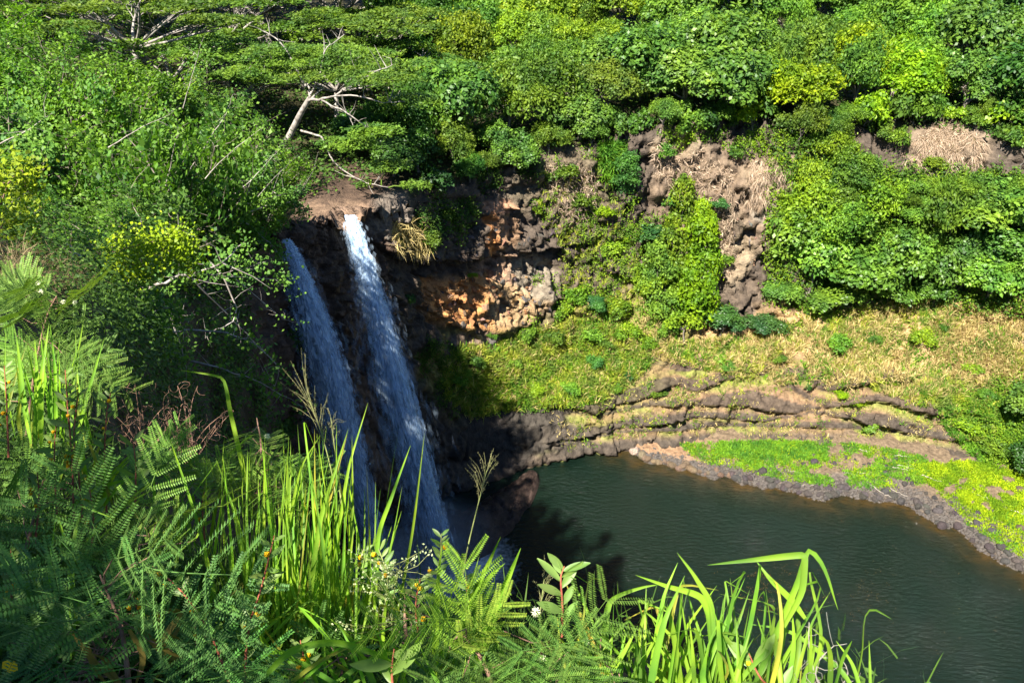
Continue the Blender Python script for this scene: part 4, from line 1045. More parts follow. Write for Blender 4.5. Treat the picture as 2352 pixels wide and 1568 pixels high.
for k in range(34):
    u, v = random.uniform(1700, 2340), random.uniform(1040, 1250)
    boulder(u, v, random.uniform(8, 15), (0.06, 0.052, 0.048), 'one of the small dark stones scattered over the grassy bank', 'small stones on the grassy bank', 'stone')
def rubble_mesh(n, rmin, rmax, tmax, seed):
    g = np.random.default_rng(seed); b = Bag()
    base = np.array([[1, 0, 0], [0, 1, 0], [-1, 0, 0], [0, -1, 0], [0, 0, 1], [0, 0, -1]], float)
    T = [(0, 1, 4), (1, 2, 4), (2, 3, 4), (3, 0, 4), (1, 0, 5), (2, 1, 5), (3, 2, 5), (0, 3, 5)]
    for _ in range(n):
        i = g.integers(18, 419); t = abs(g.normal()) * tmax - 0.03; q = wlS[i] * (1 - t) + bkS[i] * t
        r = BVHB.ray_cast(Vector((q[0], q[1], 5)), Vector((0, 0, -1)), 10)
        if r[0] is None: continue
        s = g.uniform(rmin, rmax); V = base * g.uniform(0.6, 1.2, (6, 3)) * s
        a = g.uniform(0, 6.28); R = np.array([[math.cos(a), -math.sin(a), 0], [math.sin(a), math.cos(a), 0], [0, 0, 0.7]])
        b.add(V @ R.T + np.array(r[0]), T=T)
    return b
rb = link('gravel', rubble_mesh(5200, 0.07, 0.26, 0.13, 4).mesh('gravel', M_STONE), color=(0.085, 0.077, 0.07))
tag(rb, 'grey gravel and cobbles along the edge of the pool', 'gravel', kind='stuff')

M_DRIFT = bark('driftwood', (0.22, 0.19, 0.155), (0.42, 0.37, 0.31), 4.0)
LOGS = [((225, 768), (500, 772), 5, 'long thin bleached log at the water edge'), ((985, 765), (1155, 880), 6, 'pale branch pointing into the water from the gravel point'), ((1425, 680), (1600, 732), 8, 'grey log lying across the left of the lime grass'), ((1875, 828), (2020, 890), 9, 'short thick white log in the middle of the lime grass'),
        ((2230, 985), (2340, 1030), 8, 'grey log at the right side of the lime grass'), ((880, 450), (965, 470), 7, 'bleached log under the ledge, left of the pile'), ((1175, 605), (1320, 640), 7, 'lowest bleached log of the driftwood pile'), ((1210, 585), (1400, 628), 6, 'middle bleached log of the driftwood pile'), ((1195, 500), (1330, 515), 6, 'highest bleached log of the driftwood pile'),
        ((875, 660), (980, 664), 4, 'thin white stick between green bank and gravel'), ((740, 655), (790, 662), 4, 'shortest white stick on the green bank'), ((235, 635), (365, 655), 4, 'thin pale stick near the left boulder on the green bank'), ((1850, 1080), (1920, 1110), 4, 'bent white stick on the right gravel strip'), ((1150, 800), (1320, 870), 5, 'pale brown branch lying on the gravel point'), ((2060, 485), (2090, 500), 4, 'tiny pale stick at the upper edge of the lime grass')]
for a, c, w, lab in LOGS:
    pa, pc = hitb(*crop(*a)), hitb(*crop(*c))
    if pa is None or pc is None: continue
    b = Bag(); tt = np.linspace(0, 1, 9)[:, None]; g = np.random.default_rng(int(a[0]))
    r = w / 3.56 * 0.919 / 2 * 62 / FP * 1.15
    q = (pa * (1 - tt) + pc * tt) + g.normal(size=(9, 3)) * 0.05 + np.array([0, 0, r * 1.4 + 0.12])
    tube(b, q, np.linspace(r, r * 0.55, 9), 7)
    s0 = q[5]; tube(b, np.stack([s0, s0 + g.normal(size=3) * 0.25 + np.array([0.1, 0, 0.12]), s0 + np.array([0.5, g.normal() * 0.3, 0.2])]), [r * 0.5, r * 0.35, r * 0.15], 5)
    me = b.mesh('driftwood_log', M_DRIFT, True); me.transform(Matrix.Translation(-Vector(pa)))
    o = link('driftwood_log', me, None, tuple(pa)); tag(o, lab, 'driftwood')

# rock spur in the shade at the foot of the falls
ctrs = [atZ(1225, 1092), atZ(1175, 1150), atZ(1110, 1205), atZ(1060, 1235), atZ(1010, 1235)]
gxx, gyy = np.meshgrid(np.linspace(-1, 1, 46), np.linspace(0, 1, 90), indexing='ij')
axis = smooth_path(np.array(ctrs), np.arange(5.0), np.linspace(0, 4, 90))
side = unit(np.cross(np.gradient(axis, axis=0), np.array([0, 0, 1.0])))
wd = 3.2 * np.sqrt(np.clip(np.linspace(0.05, 1.2, 90), 0, 1))
SPV = axis[None] + side[None] * (np.linspace(-1, 1, 46)[:, None] * wd[None])[:, :, None]
SPV[:, :, 2] = (1 - np.linspace(-1, 1, 46)[:, None]**2) * (wd * 0.75)[None] - 0.25
SPV = SPV.reshape(-1, 3); f1_, f2_, cd, _cc = worley(SPV, 0.8, 3)
SPV[:, 2] += (cd - 0.4) * 0.5 + (fbm(SPV, 2, 5) - 0.5) * 0.8
idx = np.arange(46 * 90).reshape(46, 90)
Qs = np.stack([idx[:-1, :-1], idx[1:, :-1], idx[1:, 1:], idx[:-1, 1:]], -1).reshape(-1, 4)
me = make_mesh('rock_spur', SPV, Qs, M_ROCK, col=np.full((len(SPV), 3), 1.0) * np.array([0.05, 0.033, 0.026]))
sp_o = link('rock_spur', me); tag(sp_o, 'low reddish brown rock spur running into the pool beside the falls', 'rock')

# ------------------------------------------------------------------ grass and undergrowth
M_DRY = foliage('dry_grass', (0.27, 0.2, 0.075), (0.60, 0.49, 0.22), 0.25, 0.8, 0.1, tint=False)
M_PINKG = foliage('straw', (0.27, 0.185, 0.13), (0.52, 0.41, 0.31), 0.2, 0.8, 0.1, tint=False)
M_YG = foliage('yellow_grass', (0.12, 0.19, 0.02), (0.38, 0.40, 0.08), 0.3, 0.7, 0.1, tint=False, patch=0.7)
M_GG = foliage('green_grass', (0.06, 0.17, 0.015), (0.16, 0.30, 0.03), 0.3, 0.7, 0.1, tint=False, patch=0.7)
M_LIMEG = foliage('lime_grass', (0.11, 0.21, 0.008), (0.3, 0.38, 0.014), 0.3, 0.7, 0.1, tint=False, patch=0.5)
M_UND = foliage('undergrowth', (0.025, 0.06, 0.012), (0.075, 0.14, 0.02), 0.25, 0.6, 0.15, tint=False)
def inpoly(u, v, poly):
    ins = np.zeros(len(u), bool); x, y = np.array(poly, float).T; n = len(x); j = n - 1
    for i in range(n):
        c = ((y[i] > v) != (y[j] > v)) & (u < (x[j] - x[i]) * (v - y[i]) / (y[j] - y[i] + 1e-9) + x[i]); ins ^= c; j = i
    return ins
def sample(poly, n, g, on=hit):
    P = np.array(poly, float); u = g.uniform(P[:, 0].min(), P[:, 0].max(), n * 3); v = g.uniform(P[:, 1].min(), P[:, 1].max(), n * 3)
    k = inpoly(u, v, poly); u, v = u[k][:n], v[k][:n]
    pts, ns = [], []
    for a, c in zip(u, v):
        h = on(a, c)
        if h is None: continue
        if isinstance(h, tuple): pts.append(h[0]); ns.append(h[1])
        else: pts.append(h); ns.append((0, 0, 1))
    return np.array(pts).reshape(-1, 3), np.array(ns, float).reshape(-1, 3)
def tufts(bag, P, Nn, k, ln, wd, g, lift=1.0, hang=0.0, spread=0.5):
    n = len(P)
    if not n: return
    p = np.repeat(P, k, 0) + g.normal(size=(n * k, 3)) * 0.1
    d = unit(np.array([0, 0, lift - hang]) + np.repeat(Nn, k, 0) * 0.45 + g.normal(size=(n * k, 3)) * spread)
    L_ = (ln * np.repeat(g.uniform(0.5, 1.3, n), k) * g.uniform(0.6, 1.2, n * k))[:, None]
    sd = unit(np.cross(d, g.normal(size=(n * k, 3)))) * (wd * g.uniform(0.6, 1.3, n * k))[:, None]
    tip = p + d * L_ + np.array([0, 0, -0.18]) * L_
    mid = p + d * L_ * 0.55
    V = np.stack([p - sd * 0.5, p + sd * 0.5, mid + sd * 0.4, tip, mid - sd * 0.4], 1)
    base = np.arange(n * k)[:, None] * 5
    bag.add(V.reshape(-1, 3), np.concatenate([base + np.array([[0, 1, 2, 4]])]), base + np.array([[4, 2, 3]]))
def grass(name, label, mat, specs, seed):
    g = np.random.default_rng(seed); b = Bag()
    for poly, n, k, ln, wd, kw in specs:
        on = kw.pop('on', hit); thin = kw.pop('thin', None)
        P, Nn = sample(poly, n, g, on)
        if thin is not None and len(P):
            keep = fbm(P, thin[0], 7, 3) > thin[1]; P, Nn = P[keep], Nn[keep]
        tufts(b, P, Nn, k, ln, wd, g, **kw)
    o = link(name, b.mesh(name, mat)); tag(o, label, 'grass', kind='stuff'); return o
DRYP = [(1450, 760), (1600, 785), (1700, 775), (1850, 730), (2000, 705), (2130, 685), (2352, 740), (2352, 880), (2240, 940), (2120, 935), (1980, 890), (1800, 880), (1700, 868), (1560, 835), (1450, 815)]
YGP = [(1010, 830), (1060, 800), (1150, 785), (1230, 760), (1300, 735), (1450, 750), (1500, 830), (1450, 890), (1380, 925), (1250, 940), (1150, 945), (1080, 965), (1020, 910)]
LEDP = [(1250, 940), (1400, 900), (1600, 860), (1900, 870), (2150, 920), (2240, 1010), (2100, 1030), (1900, 1015), (1500, 1000), (1300, 1040)]
grass('dry_grass', 'dry straw-coloured grass on the far slope', M_DRY, [(DRYP, 6000, 6, 0.9, 0.07, dict(thin=(2.5, 0.4))), (YGP, 900, 6, 0.8, 0.07, {}), (LEDP, 1500, 4, 0.4, 0.06, dict(thin=(2.0, 0.5))), ([(1480, 640), (1560, 700), (1540, 780), (1470, 770)], 500, 5, 0.7, 0.06, {}),
      ([(905, 510), (960, 510), (1000, 560), (960, 590), (900, 560)], 200, 6, 0.9, 0.05, dict(hang=1.2))], 1)
grass('straw_grass', 'hanging pinkish straw on the bare patches near the rim', M_PINKG, [([(1690, 400), (1730, 368), (1800, 375), (1838, 430), (1800, 480), (1720, 475)], 900, 6, 0.9, 0.04, dict(hang=1.6, spread=0.3, thin=(1.5, 0.45))), ([(2070, 350), (2120, 310), (2180, 265), (2220, 300), (2260, 330), (2250, 385), (2150, 395), (2080, 380)], 1500, 6, 0.9, 0.04, dict(hang=1.5, spread=0.3, thin=(1.5, 0.4))),
      ([(1500, 320), (1600, 340), (1690, 400), (1680, 640), (1640, 620), (1620, 480), (1500, 400)], 700, 5, 0.7, 0.05, dict(hang=1.2)), ([(1250, 380), (1340, 360), (1380, 440), (1330, 520), (1260, 480)], 350, 5, 0.8, 0.05, dict(hang=1.0))], 2)
grass('yellow_green_grass', 'yellow-green grass on the slope right of the falls', M_YG, [(YGP, 5200, 6, 0.8, 0.08, dict(thin=(2.0, 0.36))), (DRYP, 4800, 6, 0.75, 0.08, dict(thin=(3.0, 0.47))), (LEDP, 2300, 5, 0.32, 0.07, dict(thin=(1.6, 0.52))), ([(1230, 400), (1420, 380), (1450, 540), (1350, 600), (1240, 540)], 300, 6, 0.6, 0.08, {}),
      ([(2100, 880), (2280, 880), (2290, 1040), (2220, 1010)], 1500, 6, 0.6, 0.09, {}), ([(1280, 520), (1460, 520), (1480, 730), (1300, 740)], 900, 6, 0.5, 0.09, {})], 3)
grass('green_grass', 'fresh green grass tufts on the slopes and ledges', M_GG, [(YGP, 2400, 6, 0.6, 0.09, dict(thin=(1.6, 0.5))), (DRYP, 3000, 6, 0.7, 0.08, dict(thin=(2.2, 0.53))), ([(1380, 330), (1440, 330), (1430, 430), (1380, 400)], 450, 8, 0.8, 0.09, dict(hang=0.8)), (LEDP, 900, 5, 0.35, 0.07, dict(thin=(1.6, 0.56))),
      ([(2150, 940), (2300, 900), (2352, 960), (2352, 1090), (2250, 1060), (2180, 1000)], 1700, 6, 0.6, 0.1, {})], 4)
BGP = [(1560, 1020), (1800, 1012), (1990, 1022), (2130, 1050), (2130, 1110), (2040, 1128), (1930, 1120), (1800, 1105), (1700, 1080), (1600, 1060)]
grass('bank_grass', 'short green grass on the middle of the far bank', M_GG, [(BGP, 6500, 6, 0.3, 0.07, dict(on=hitb, spread=0.7, thin=(1.6, 0.44))), ([(1650, 1015), (1900, 1015), (1900, 1060), (1650, 1050)], 2200, 6, 0.3, 0.08, dict(on=hitb, spread=0.7)), ([(2200, 1130), (2352, 1200), (2352, 1290), (2220, 1210)], 900, 6, 0.3, 0.07, dict(on=hitb, spread=0.7, thin=(1.5, 0.5)))], 5)
grass('lime_bank_grass', 'vivid lime grass on the right of the bank', M_LIMEG, [([(2085, 1075), (2150, 1060), (2260, 1060), (2352, 1095), (2352, 1215), (2250, 1180), (2130, 1110)], 7000, 7, 0.26, 0.08, dict(on=hitb, spread=0.7, thin=(1.2, 0.38))), (BGP, 2600, 6, 0.26, 0.07, dict(on=hitb, spread=0.7, thin=(1.9, 0.5))), ([(2150, 1130), (2352, 1210), (2352, 1285), (2230, 1210)], 900, 6, 0.25, 0.07, dict(on=hitb, spread=0.7))], 6)
# undergrowth between the forest trees
g = np.random.default_rng(9); b = Bag()
for poly, n in (([(0, 40), (640, 30), (1500, 0), (2352, 0), (2352, 330), (2050, 280), (1900, 300), (1700, 280), (1500, 290), (1350, 320), (1100, 390), (900, 400), (640, 470), (600, 560), (400, 640), (200, 610), (0, 560)], 9000), ([(1780, 330), (1900, 320), (2030, 390), (2352, 400), (2352, 730), (2100, 690), (1850, 720), (1770, 640), (1820, 500)], 3500)):
    P, Nn = sample(poly, n, g)
    P = np.repeat(P, 5, 0) + g.normal(size=(len(P) * 5, 3)) * np.array([0.5, 0.5, 0.3]) + np.array([0, 0, 0.35])
    leaves(b, P, np.array([0, -0.3, 1.0]) + g.normal(size=P.shape) * 0.6, g.uniform(0.25, 0.5, len(P)), g.uniform(0.14, 0.28, len(P)), None, g)
o = link('undergrowth', b.mesh('undergrowth', M_UND)); tag(o, 'dense low undergrowth on the forest floor', 'undergrowth', kind='stuff')

# scrub: small unrecognisable leafy growth knitting the slopes together
def scrub(name, label, specs, mat, seed):
    g = np.random.default_rng(seed); b = Bag()
    for poly, n, ht, sz, thin in specs:
        P, Nn = sample(poly, n, g)
        kp = fbm(P, thin[0], seed, 3) > thin[1]; P, Nn = P[kp], Nn[kp]
        hh = fbm(P, 1.3, seed + 3, 2)[:, None] * ht * 1.6
        k = 9; Q_ = np.repeat(P, k, 0) + g.normal(size=(len(P) * k, 3)) * 0.22 + np.repeat((Nn * 0.6 + np.array([0, 0, 0.6])) * hh, k, 0) * g.uniform(0, 1, (len(P) * k, 1))
        leaves(b, Q_, np.repeat(Nn, k, 0) * 0.5 + np.array([0, 0, 0.7]) + g.normal(size=Q_.shape) * 0.6, sz * g.uniform(0.6, 1.3, len(Q_)), sz * 0.6 * g.uniform(0.6, 1.3, len(Q_)), None, g)
    o = link(name, b.mesh(name, mat)); tag(o, label, 'scrub', kind='stuff')
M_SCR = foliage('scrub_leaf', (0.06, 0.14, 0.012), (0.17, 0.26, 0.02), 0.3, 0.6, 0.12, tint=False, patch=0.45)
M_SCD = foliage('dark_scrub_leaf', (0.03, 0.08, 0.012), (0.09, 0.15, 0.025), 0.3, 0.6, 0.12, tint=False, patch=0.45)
scrub('scrub', 'leafy green scrub knitting the slopes of the far wall together', [
    ([(1230, 640), (1330, 620), (1480, 500), (1640, 480), (1650, 640), (1600, 760), (1480, 760), (1350, 800), (1200, 790)], 2600, 0.9, 0.2, (3.0, 0.47)),
    ([(1210, 360), (1420, 320), (1480, 420), (1440, 560), (1300, 560), (1220, 470)], 650, 0.8, 0.2, (2.4, 0.5)),
    ([(1760, 380), (1860, 320), (2040, 380), (2300, 400), (2352, 400), (2352, 740), (2100, 700), (1850, 740), (1760, 700)], 5200, 1.5, 0.22, (3.0, 0.3)),
    ([(1050, 860), (1250, 830), (1480, 800), (1500, 900), (1300, 940), (1100, 950)], 2400, 0.6, 0.17, (1.8, 0.5)), ([(1560, 770), (2352, 690), (2352, 900), (2200, 930), (1600, 840)], 1300, 0.5, 0.16, (2.0, 0.56)),
    ([(2170, 900), (2352, 860), (2352, 1090), (2260, 1060)], 1600, 0.7, 0.2, (2.0, 0.42)), ([(1500, 300), (1720, 290), (1900, 300), (1860, 360), (1700, 360), (1560, 350)], 900, 0.8, 0.2, (2.0, 0.48))], M_SCR, 31)
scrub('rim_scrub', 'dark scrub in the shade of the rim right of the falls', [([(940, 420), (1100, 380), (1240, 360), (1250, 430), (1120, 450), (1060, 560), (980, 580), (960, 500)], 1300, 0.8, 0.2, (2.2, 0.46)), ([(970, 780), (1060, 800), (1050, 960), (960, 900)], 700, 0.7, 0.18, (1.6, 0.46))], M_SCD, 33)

# mist hanging at the foot of the falls
import bmesh
bm = bmesh.new(); bmesh.ops.create_icosphere(bm, subdivisions=3, radius=1.0); me = bpy.data.meshes.new('mist'); bm.to_mesh(me); bm.free()
m, nt, out = new_mat('mist'); pv = N_(nt, 'ShaderNodeVolumePrincipled'); pv.inputs['Density'].default_value = 0.11; pv.inputs['Color'].default_value = (0.9, 0.95, 1.0, 1); nt.links.new(pv.outputs[0], out.inputs['Volume'])
tcm = N_(nt, 'ShaderNodeTexCoord'); vl = N_(nt, 'ShaderNodeVectorMath', operation='LENGTH'); nt.links.new(tcm.outputs['Object'], vl.inputs[0]); mrm = N_(nt, 'ShaderNodeMapRange', clamp=True); mrm.inputs[1].default_value = 0.1; mrm.inputs[2].default_value = 0.95; mrm.inputs[3].default_value = 0.22; mrm.inputs[4].default_value = 0.0; nt.links.new(vl.outputs['Value'], mrm.inputs[0]); nt.links.new(mrm.outputs[0], pv.inputs['Density'])
me.materials.append(m); c_ = (FB[0] + FB[1]) / 2
o = link('mist', me, None, (c_[0] + 0.5, c_[1] - 0.3, 1.6), (0, 0, 0.7), (7.5, 5.0, 4.5)); tag(o, 'thin mist hanging over the foot of the falls', 'mist', kind='stuff')

# leaves and foam flecks drifting on the pool
g = np.random.default_rng(55); fl = [Bag(), Bag()]
for k in range(330):
    if k < 200: u, v = g.choice([1735, 1780, 1820, 1870, 2000, 1760]) + g.normal() * 28, g.choice([1315, 1370, 1345, 1400]) + g.normal() * 14
    else: u, v = g.uniform(1600, 2340), g.uniform(1180, 1560)
    p = atZ(u, v); bb = fl[0] if k < 200 or g.random() < 0.3 else fl[1]
    n_ = 3; q = p + np.concatenate([g.normal(size=(n_, 2)) * 0.12, np.full((n_, 1), 0.02)], 1)
    leaves(bb, q, np.array([0, 0, 1.0]) + g.normal(size=(n_, 3)) * 0.1, g.uniform(0.02, 0.07, n_), g.uniform(0.015, 0.035, n_), None, g)
M_FLK = foliage('orange_fallen_leaf', (0.2, 0.09, 0.02), (0.42, 0.2, 0.04), 0.1, 0.7, 0.1, tint=False); M_FOAM = foliage('foam_fleck', (0.08, 0.09, 0.07), (0.2, 0.2, 0.17), 0.1, 0.7, 0.1, tint=False)
for bb, mt, nm, lab in ((fl[0], M_FLK, 'floating_leaves', 'small orange leaves drifting on the pool'), (fl[1], M_FOAM, 'foam_flecks', 'tiny pale flecks drifting on the pool')):
    o = link(nm, bb.mesh(nm, mt)); tag(o, lab, 'leaves', kind='stuff')

# ------------------------------------------------------------------ left bank: climbers, bare branches, shade trees, hanging growth
g = np.random.default_rng(21); b = Bag()
P, Nn = sample([(0, 560), (200, 620), (420, 640), (640, 600), (760, 760), (800, 1000), (820, 1160), (640, 1130), (400, 1020), (200, 900), (0, 760)], 7500, g)
keep = (P[:, 1] > 5) & (P[:, 1] < 52); P, Nn = P[keep], Nn[keep]
w_ = np.clip(1.3 - np.abs(P[:, 0] + 14) * 0.0, 0, 1)
kp = fbm(P, 3.0, 4, 3) > np.where(proj(P)[0] > 560, 0.62, 0.42); P, Nn = P[kp], Nn[kp]
P = np.repeat(P, 6, 0) + g.normal(size=(len(P) * 6, 3)) * 0.35 + np.repeat(Nn, 6, 0) * 0.25
dst = proj(P)[2] / 100.0
leaves(b, P, np.repeat(Nn, 6, 0) + np.array([0, 0, 0.6]) + g.normal(size=P.shape) * 0.6, g.uniform(0.35, 0.8, len(P)) * dst, g.uniform(0.2, 0.45, len(P)) * dst, np.array([0, 0, -0.8]) + g.normal(size=P.shape), g)
o = link('hanging_undergrowth', b.mesh('hanging_undergrowth', M_UND)); tag(o, 'dark creepers and shrubs hanging down the shaded left wall', 'undergrowth', kind='stuff')
for (x, y, R, hs, lab) in ((-15.9, 35.0, 4.0, 1.5, 'light green tree on the left rim, leaning over the wall before the falls'), (-16.9, 39.0, 4.2, 1.5, 'light green tree on the left rim right beside the first stream'), (-16.4, 42.2, 3.8, 1.5, 'light green tree whose branches hang over the head of the first stream'),
                           (-16.4, 45.2, 2.6, 1.6, 'light green tree directly left of the notch where the first stream leaves the rim'), (-14.5, 29.0, 3.0, 0.9, 'light green tree on the left rim over the dark hollow'), (-13.5, 24.0, 2.4, 0.8, 'light green small tree on the left rim over the nearest part of the hollow'),
                           (-15, 8, 3.6, 1.3, 'leafy tree on the near left bank, outside the picture, shading the hollow'), (-18, 13, 4.0, 1.3, 'second leafy tree on the near left bank, outside the picture')):
    p = drop(x, y)
    plant('hau', p, R, HAU, '', '', hs=hs, label=lab)
for (x, y, R, hs, vr, lab) in ((-2.45, -0.75, 1.25, 1.95, 1, 'small leafy tree behind the viewpoint that shades the lower left plants'), (-1.75, -1.2, 0.9, 2.6, 2, 'second small leafy tree behind the viewpoint at its left'), (-2.75, -0.95, 1.2, 2.05, 3, 'third small leafy tree behind the viewpoint, added to thicken the shade')):
    plant('hau', drop(x, y), R, HAU, '', '', hs=hs, label=lab, variant=vr).rotation_euler = (0, 0, 0.9 * vr)  # unseen trees; the third is added only to thicken the lower left shade

def branch_thing(name, label, cat, paths, rad, mat, leaf=None, color=HAU, dens=0, ls=0.13):
    """crooked branches drawn through pixels with distances; optional leaves along them"""
    lb = Bag(); gg = np.random.default_rng(len(label))
    first = px_path(paths[0])[0].copy(); o = empty(name, tuple(first)); tag(o, label, cat); inv = Matrix.Translation(-Vector(first))
    for pts, r in zip(paths, rad):
        tb = Bag()
        q = px_path(pts); q = q + gg.normal(size=q.shape) * r * 0.5
        tube(tb, q, np.linspace(r, r * 0.25, len(q)), 5)
        for j in range(len(q) // 2):
            s0 = q[gg.integers(1, len(q))]; e = s0 + gg.normal(size=3) * r * 16 + np.array([0, 0, r * 4])
            tube(tb, np.stack([s0, (s0 + e) / 2 + gg.normal(size=3) * r * 2, e]), [r * 0.3, r * 0.2, r * 0.08], 4)
        if dens:
            n = int(len(q) * dens); k = gg.integers(len(q) // 3, len(q), n)
            p = q[k] + gg.normal(size=(n, 3)) * 0.22
            leaves(lb, p, np.array([-0.2, -0.5, 0.8]) + gg.normal(size=p.shape) * 0.5, ls * gg.uniform(0.6, 1.3, n), ls * gg.uniform(0.5, 1.1, n), None, gg)
        me = tb.mesh('branch', mat, True); me.transform(inv); link('branch', me, o)
    if dens: me = lb.mesh('foliage', leaf or M_HAU); me.transform(inv); link('foliage', me, o, color=color)
    return o
branch_thing('straggling_shrub', 'thick pale branch lit above the dark hollow with leafy side shoots', 'shrub', [[(300, 690, 20), (365, 652, 20), (430, 628, 20.5), (510, 603, 21), (560, 560, 22)], [(430, 628, 20.5), (500, 632, 21), (600, 640, 22), (665, 645, 23)], [(510, 603, 21), (560, 620, 22), (610, 600, 22.5)]], [0.06, 0.025, 0.025], M_PALE, dens=16)
branch_thing('straggling_shrub', 'bare pale branch hooking downwards in the middle of the dark hollow', 'shrub', [[(480, 600, 22), (515, 640, 22), (540, 700, 22), (540, 730, 21.5), (500, 755, 21), (470, 775, 21)], [(430, 630, 23), (520, 720, 24), (600, 800, 25), (650, 850, 26)], [(540, 640, 24), (600, 690, 25), (650, 730, 26), (690, 745, 27)]], [0.035, 0.025, 0.02], M_PALE, dens=1.5)
branch_thing('straggling_shrub', 'low pale branches with sparse bright leaves in front of the dark hollow', 'shrub', [[(370, 765, 19), (440, 758, 19), (520, 765, 19), (590, 795, 19.5), (640, 850, 20), (632, 885, 20)], [(440, 830, 19), (520, 850, 19), (600, 880, 19.5), (690, 930, 20)], [(380, 700, 20), (410, 780, 20), (425, 830, 20), (430, 880, 20)]], [0.035, 0.03, 0.03], M_PALE, dens=9)
branch_thing('straggling_shrub', 'pale slanting branches among the light green trees at the upper left', 'shrub', [[(430, 400, 34), (480, 320, 34), (520, 260, 34), (535, 215, 34)], [(470, 410, 33), (540, 340, 33), (610, 290, 33)], [(420, 250, 36), (440, 180, 36), (460, 110, 36)], [(560, 430, 32), (590, 400, 32), (640, 345, 32)], [(250, 340, 30), (330, 290, 30), (390, 262, 30)], [(0, 330, 24), (60, 300, 24), (120, 260, 24)], [(380, 430, 33), (400, 340, 33), (410, 290, 33)]], [0.028, 0.024, 0.022, 0.024, 0.024, 0.022, 0.024], M_PALE, dens=9)
branch_thing('straggling_shrub', 'long pale limbs reaching right over the head of the first stream', 'shrub', [[(480, 500, 38), (560, 470, 39), (640, 450, 40), (690, 440, 41)], [(500, 480, 38), (560, 510, 38), (610, 550, 38), (650, 600, 38)], [(520, 420, 40), (580, 390, 41), (640, 350, 43)], [(540, 500, 39), (620, 470, 40), (670, 465, 41), (700, 490, 41.5)]], [0.06, 0.05, 0.06, 0.05], M_PALE, dens=34, ls=0.16)
branch_thing('straggling_shrub', 'leafy twigs hanging at the left over the dark hollow below the climber', 'shrub', [[(180, 640, 16), (230, 680, 16), (260, 730, 16), (270, 790, 16)], [(250, 620, 17), (290, 680, 17), (340, 740, 17), (390, 790, 17)], [(300, 640, 18), (350, 690, 18), (410, 720, 18)], [(150, 560, 17), (200, 600, 17), (260, 640, 17), (330, 660, 17)]], [0.03, 0.03, 0.03, 0.03], M_PALE, dens=46, ls=0.12)
branch_thing('climbing_vine', 'yellow-green climber arching over the left bank above the dark hollow', 'vine', [[(150, 620, 17), (190, 590, 17), (250, 580, 17), (310, 565, 17.2), (370, 552, 17.5), (410, 556, 17.7), (425, 580, 17.8), (428, 615, 17.8)], [(190, 600, 17), (240, 620, 17), (300, 610, 17), (350, 590, 17)]], [0.02, 0.02], M_TWIG, dens=62, ls=0.09, color=(0.24, 0.32, 0.010))
branch_thing('yellow_climber', 'yellowish leafy climber at the left picture edge', 'vine', [[(0, 470, 15), (20, 420, 15), (50, 390, 15.2), (60, 440, 15)], [(-10, 530, 14), (30, 500, 14.2), (60, 520, 14.5)]], [0.02, 0.02], M_TWIG, dens=40, ls=0.11, color=(0.18, 0.24, 0.015))

# ------------------------------------------------------------------ foreground plants, one to four metres away
M_BLADE = foliage('grass_blade', (0.13, 0.26, 0.02), (0.21, 0.34, 0.03), 0.42, 0.5, 0.18, patch=9.0)
M_FROND = foliage('feathery_leaflets', (0.085, 0.165, 0.028), (0.15, 0.235, 0.04), 0.3, 0.5, 0.2)
M_PEA = foliage('oval_leaf', (0.11, 0.19, 0.04), (0.17, 0.26, 0.06), 0.35, 0.45, 0.3)
M_RED = bark('red_stem', (0.2, 0.05, 0.03), (0.34, 0.11, 0.06), 40)
M_GST = bark('green_stem', (0.14, 0.17, 0.05), (0.24, 0.26, 0.09), 40)
M_BRN = bark('brown_twig', (0.14, 0.075, 0.05), (0.27, 0.16, 0.11), 30)
M_FLOW = foliage('yellow_petal', (0.75, 0.42, 0.01), (0.85, 0.55, 0.02), 0.2, 0.5, 0.2, tint=False)
M_CREAM = foliage('cream_flower', (0.7, 0.68, 0.5), (0.8, 0.78, 0.62), 0.2, 0.6, 0.1, tint=False)
M_POD = foliage('seed_pod', (0.12, 0.1, 0.02), (0.2, 0.15, 0.04), 0.3, 0.5, 0.3)
M_SEED = bark('seed_head', (0.13, 0.14, 0.05), (0.24, 0.22, 0.1), 60)
UPN = np.array([0, -0.35, 0.94])

def blade_mesh(pts, w0, fold=0.25, twist=0.0, seg=14, face=None, nm='blade'):
    """long V-folded leaf through the points, widest a third up, pointed tip"""
    P = np.asarray(pts, float)
    t = np.concatenate([[0], np.cumsum(np.linalg.norm(P[1:] - P[:-1], axis=1))]); t /= t[-1]
    s = np.linspace(0, 1, seg); q = smooth_path(P, t, s)
    tg = unit(np.gradient(q, axis=0))
    fc = np.array([0.0, -1.0, 0.35]) if face is None else np.asarray(face, float)
    sd = unit(np.cross(tg, fc)); nn = np.cross(sd, tg)
    a = twist * s[:, None]; sd = sd * np.cos(a) + nn * np.sin(a); nn = np.cross(sd, tg)
    w = (w0 * np.interp(s, [0, 0.25, 0.6, 0.9, 1], [0.55, 1, 0.85, 0.3, 0.03]))[:, None]
    V = np.concatenate([q - sd * w * 0.5, q - nn * w * fold, q + sd * w * 0.5])
    i = np.arange(seg - 1)
    Q = np.concatenate([np.stack([i, i + seg, i + seg + 1, i + 1], 1), np.stack([i + seg, i + 2 * seg, i + 2 * seg + 1, i + seg + 1], 1)])
    return make_mesh(nm, V, Q, M_BLADE, smooth=True)
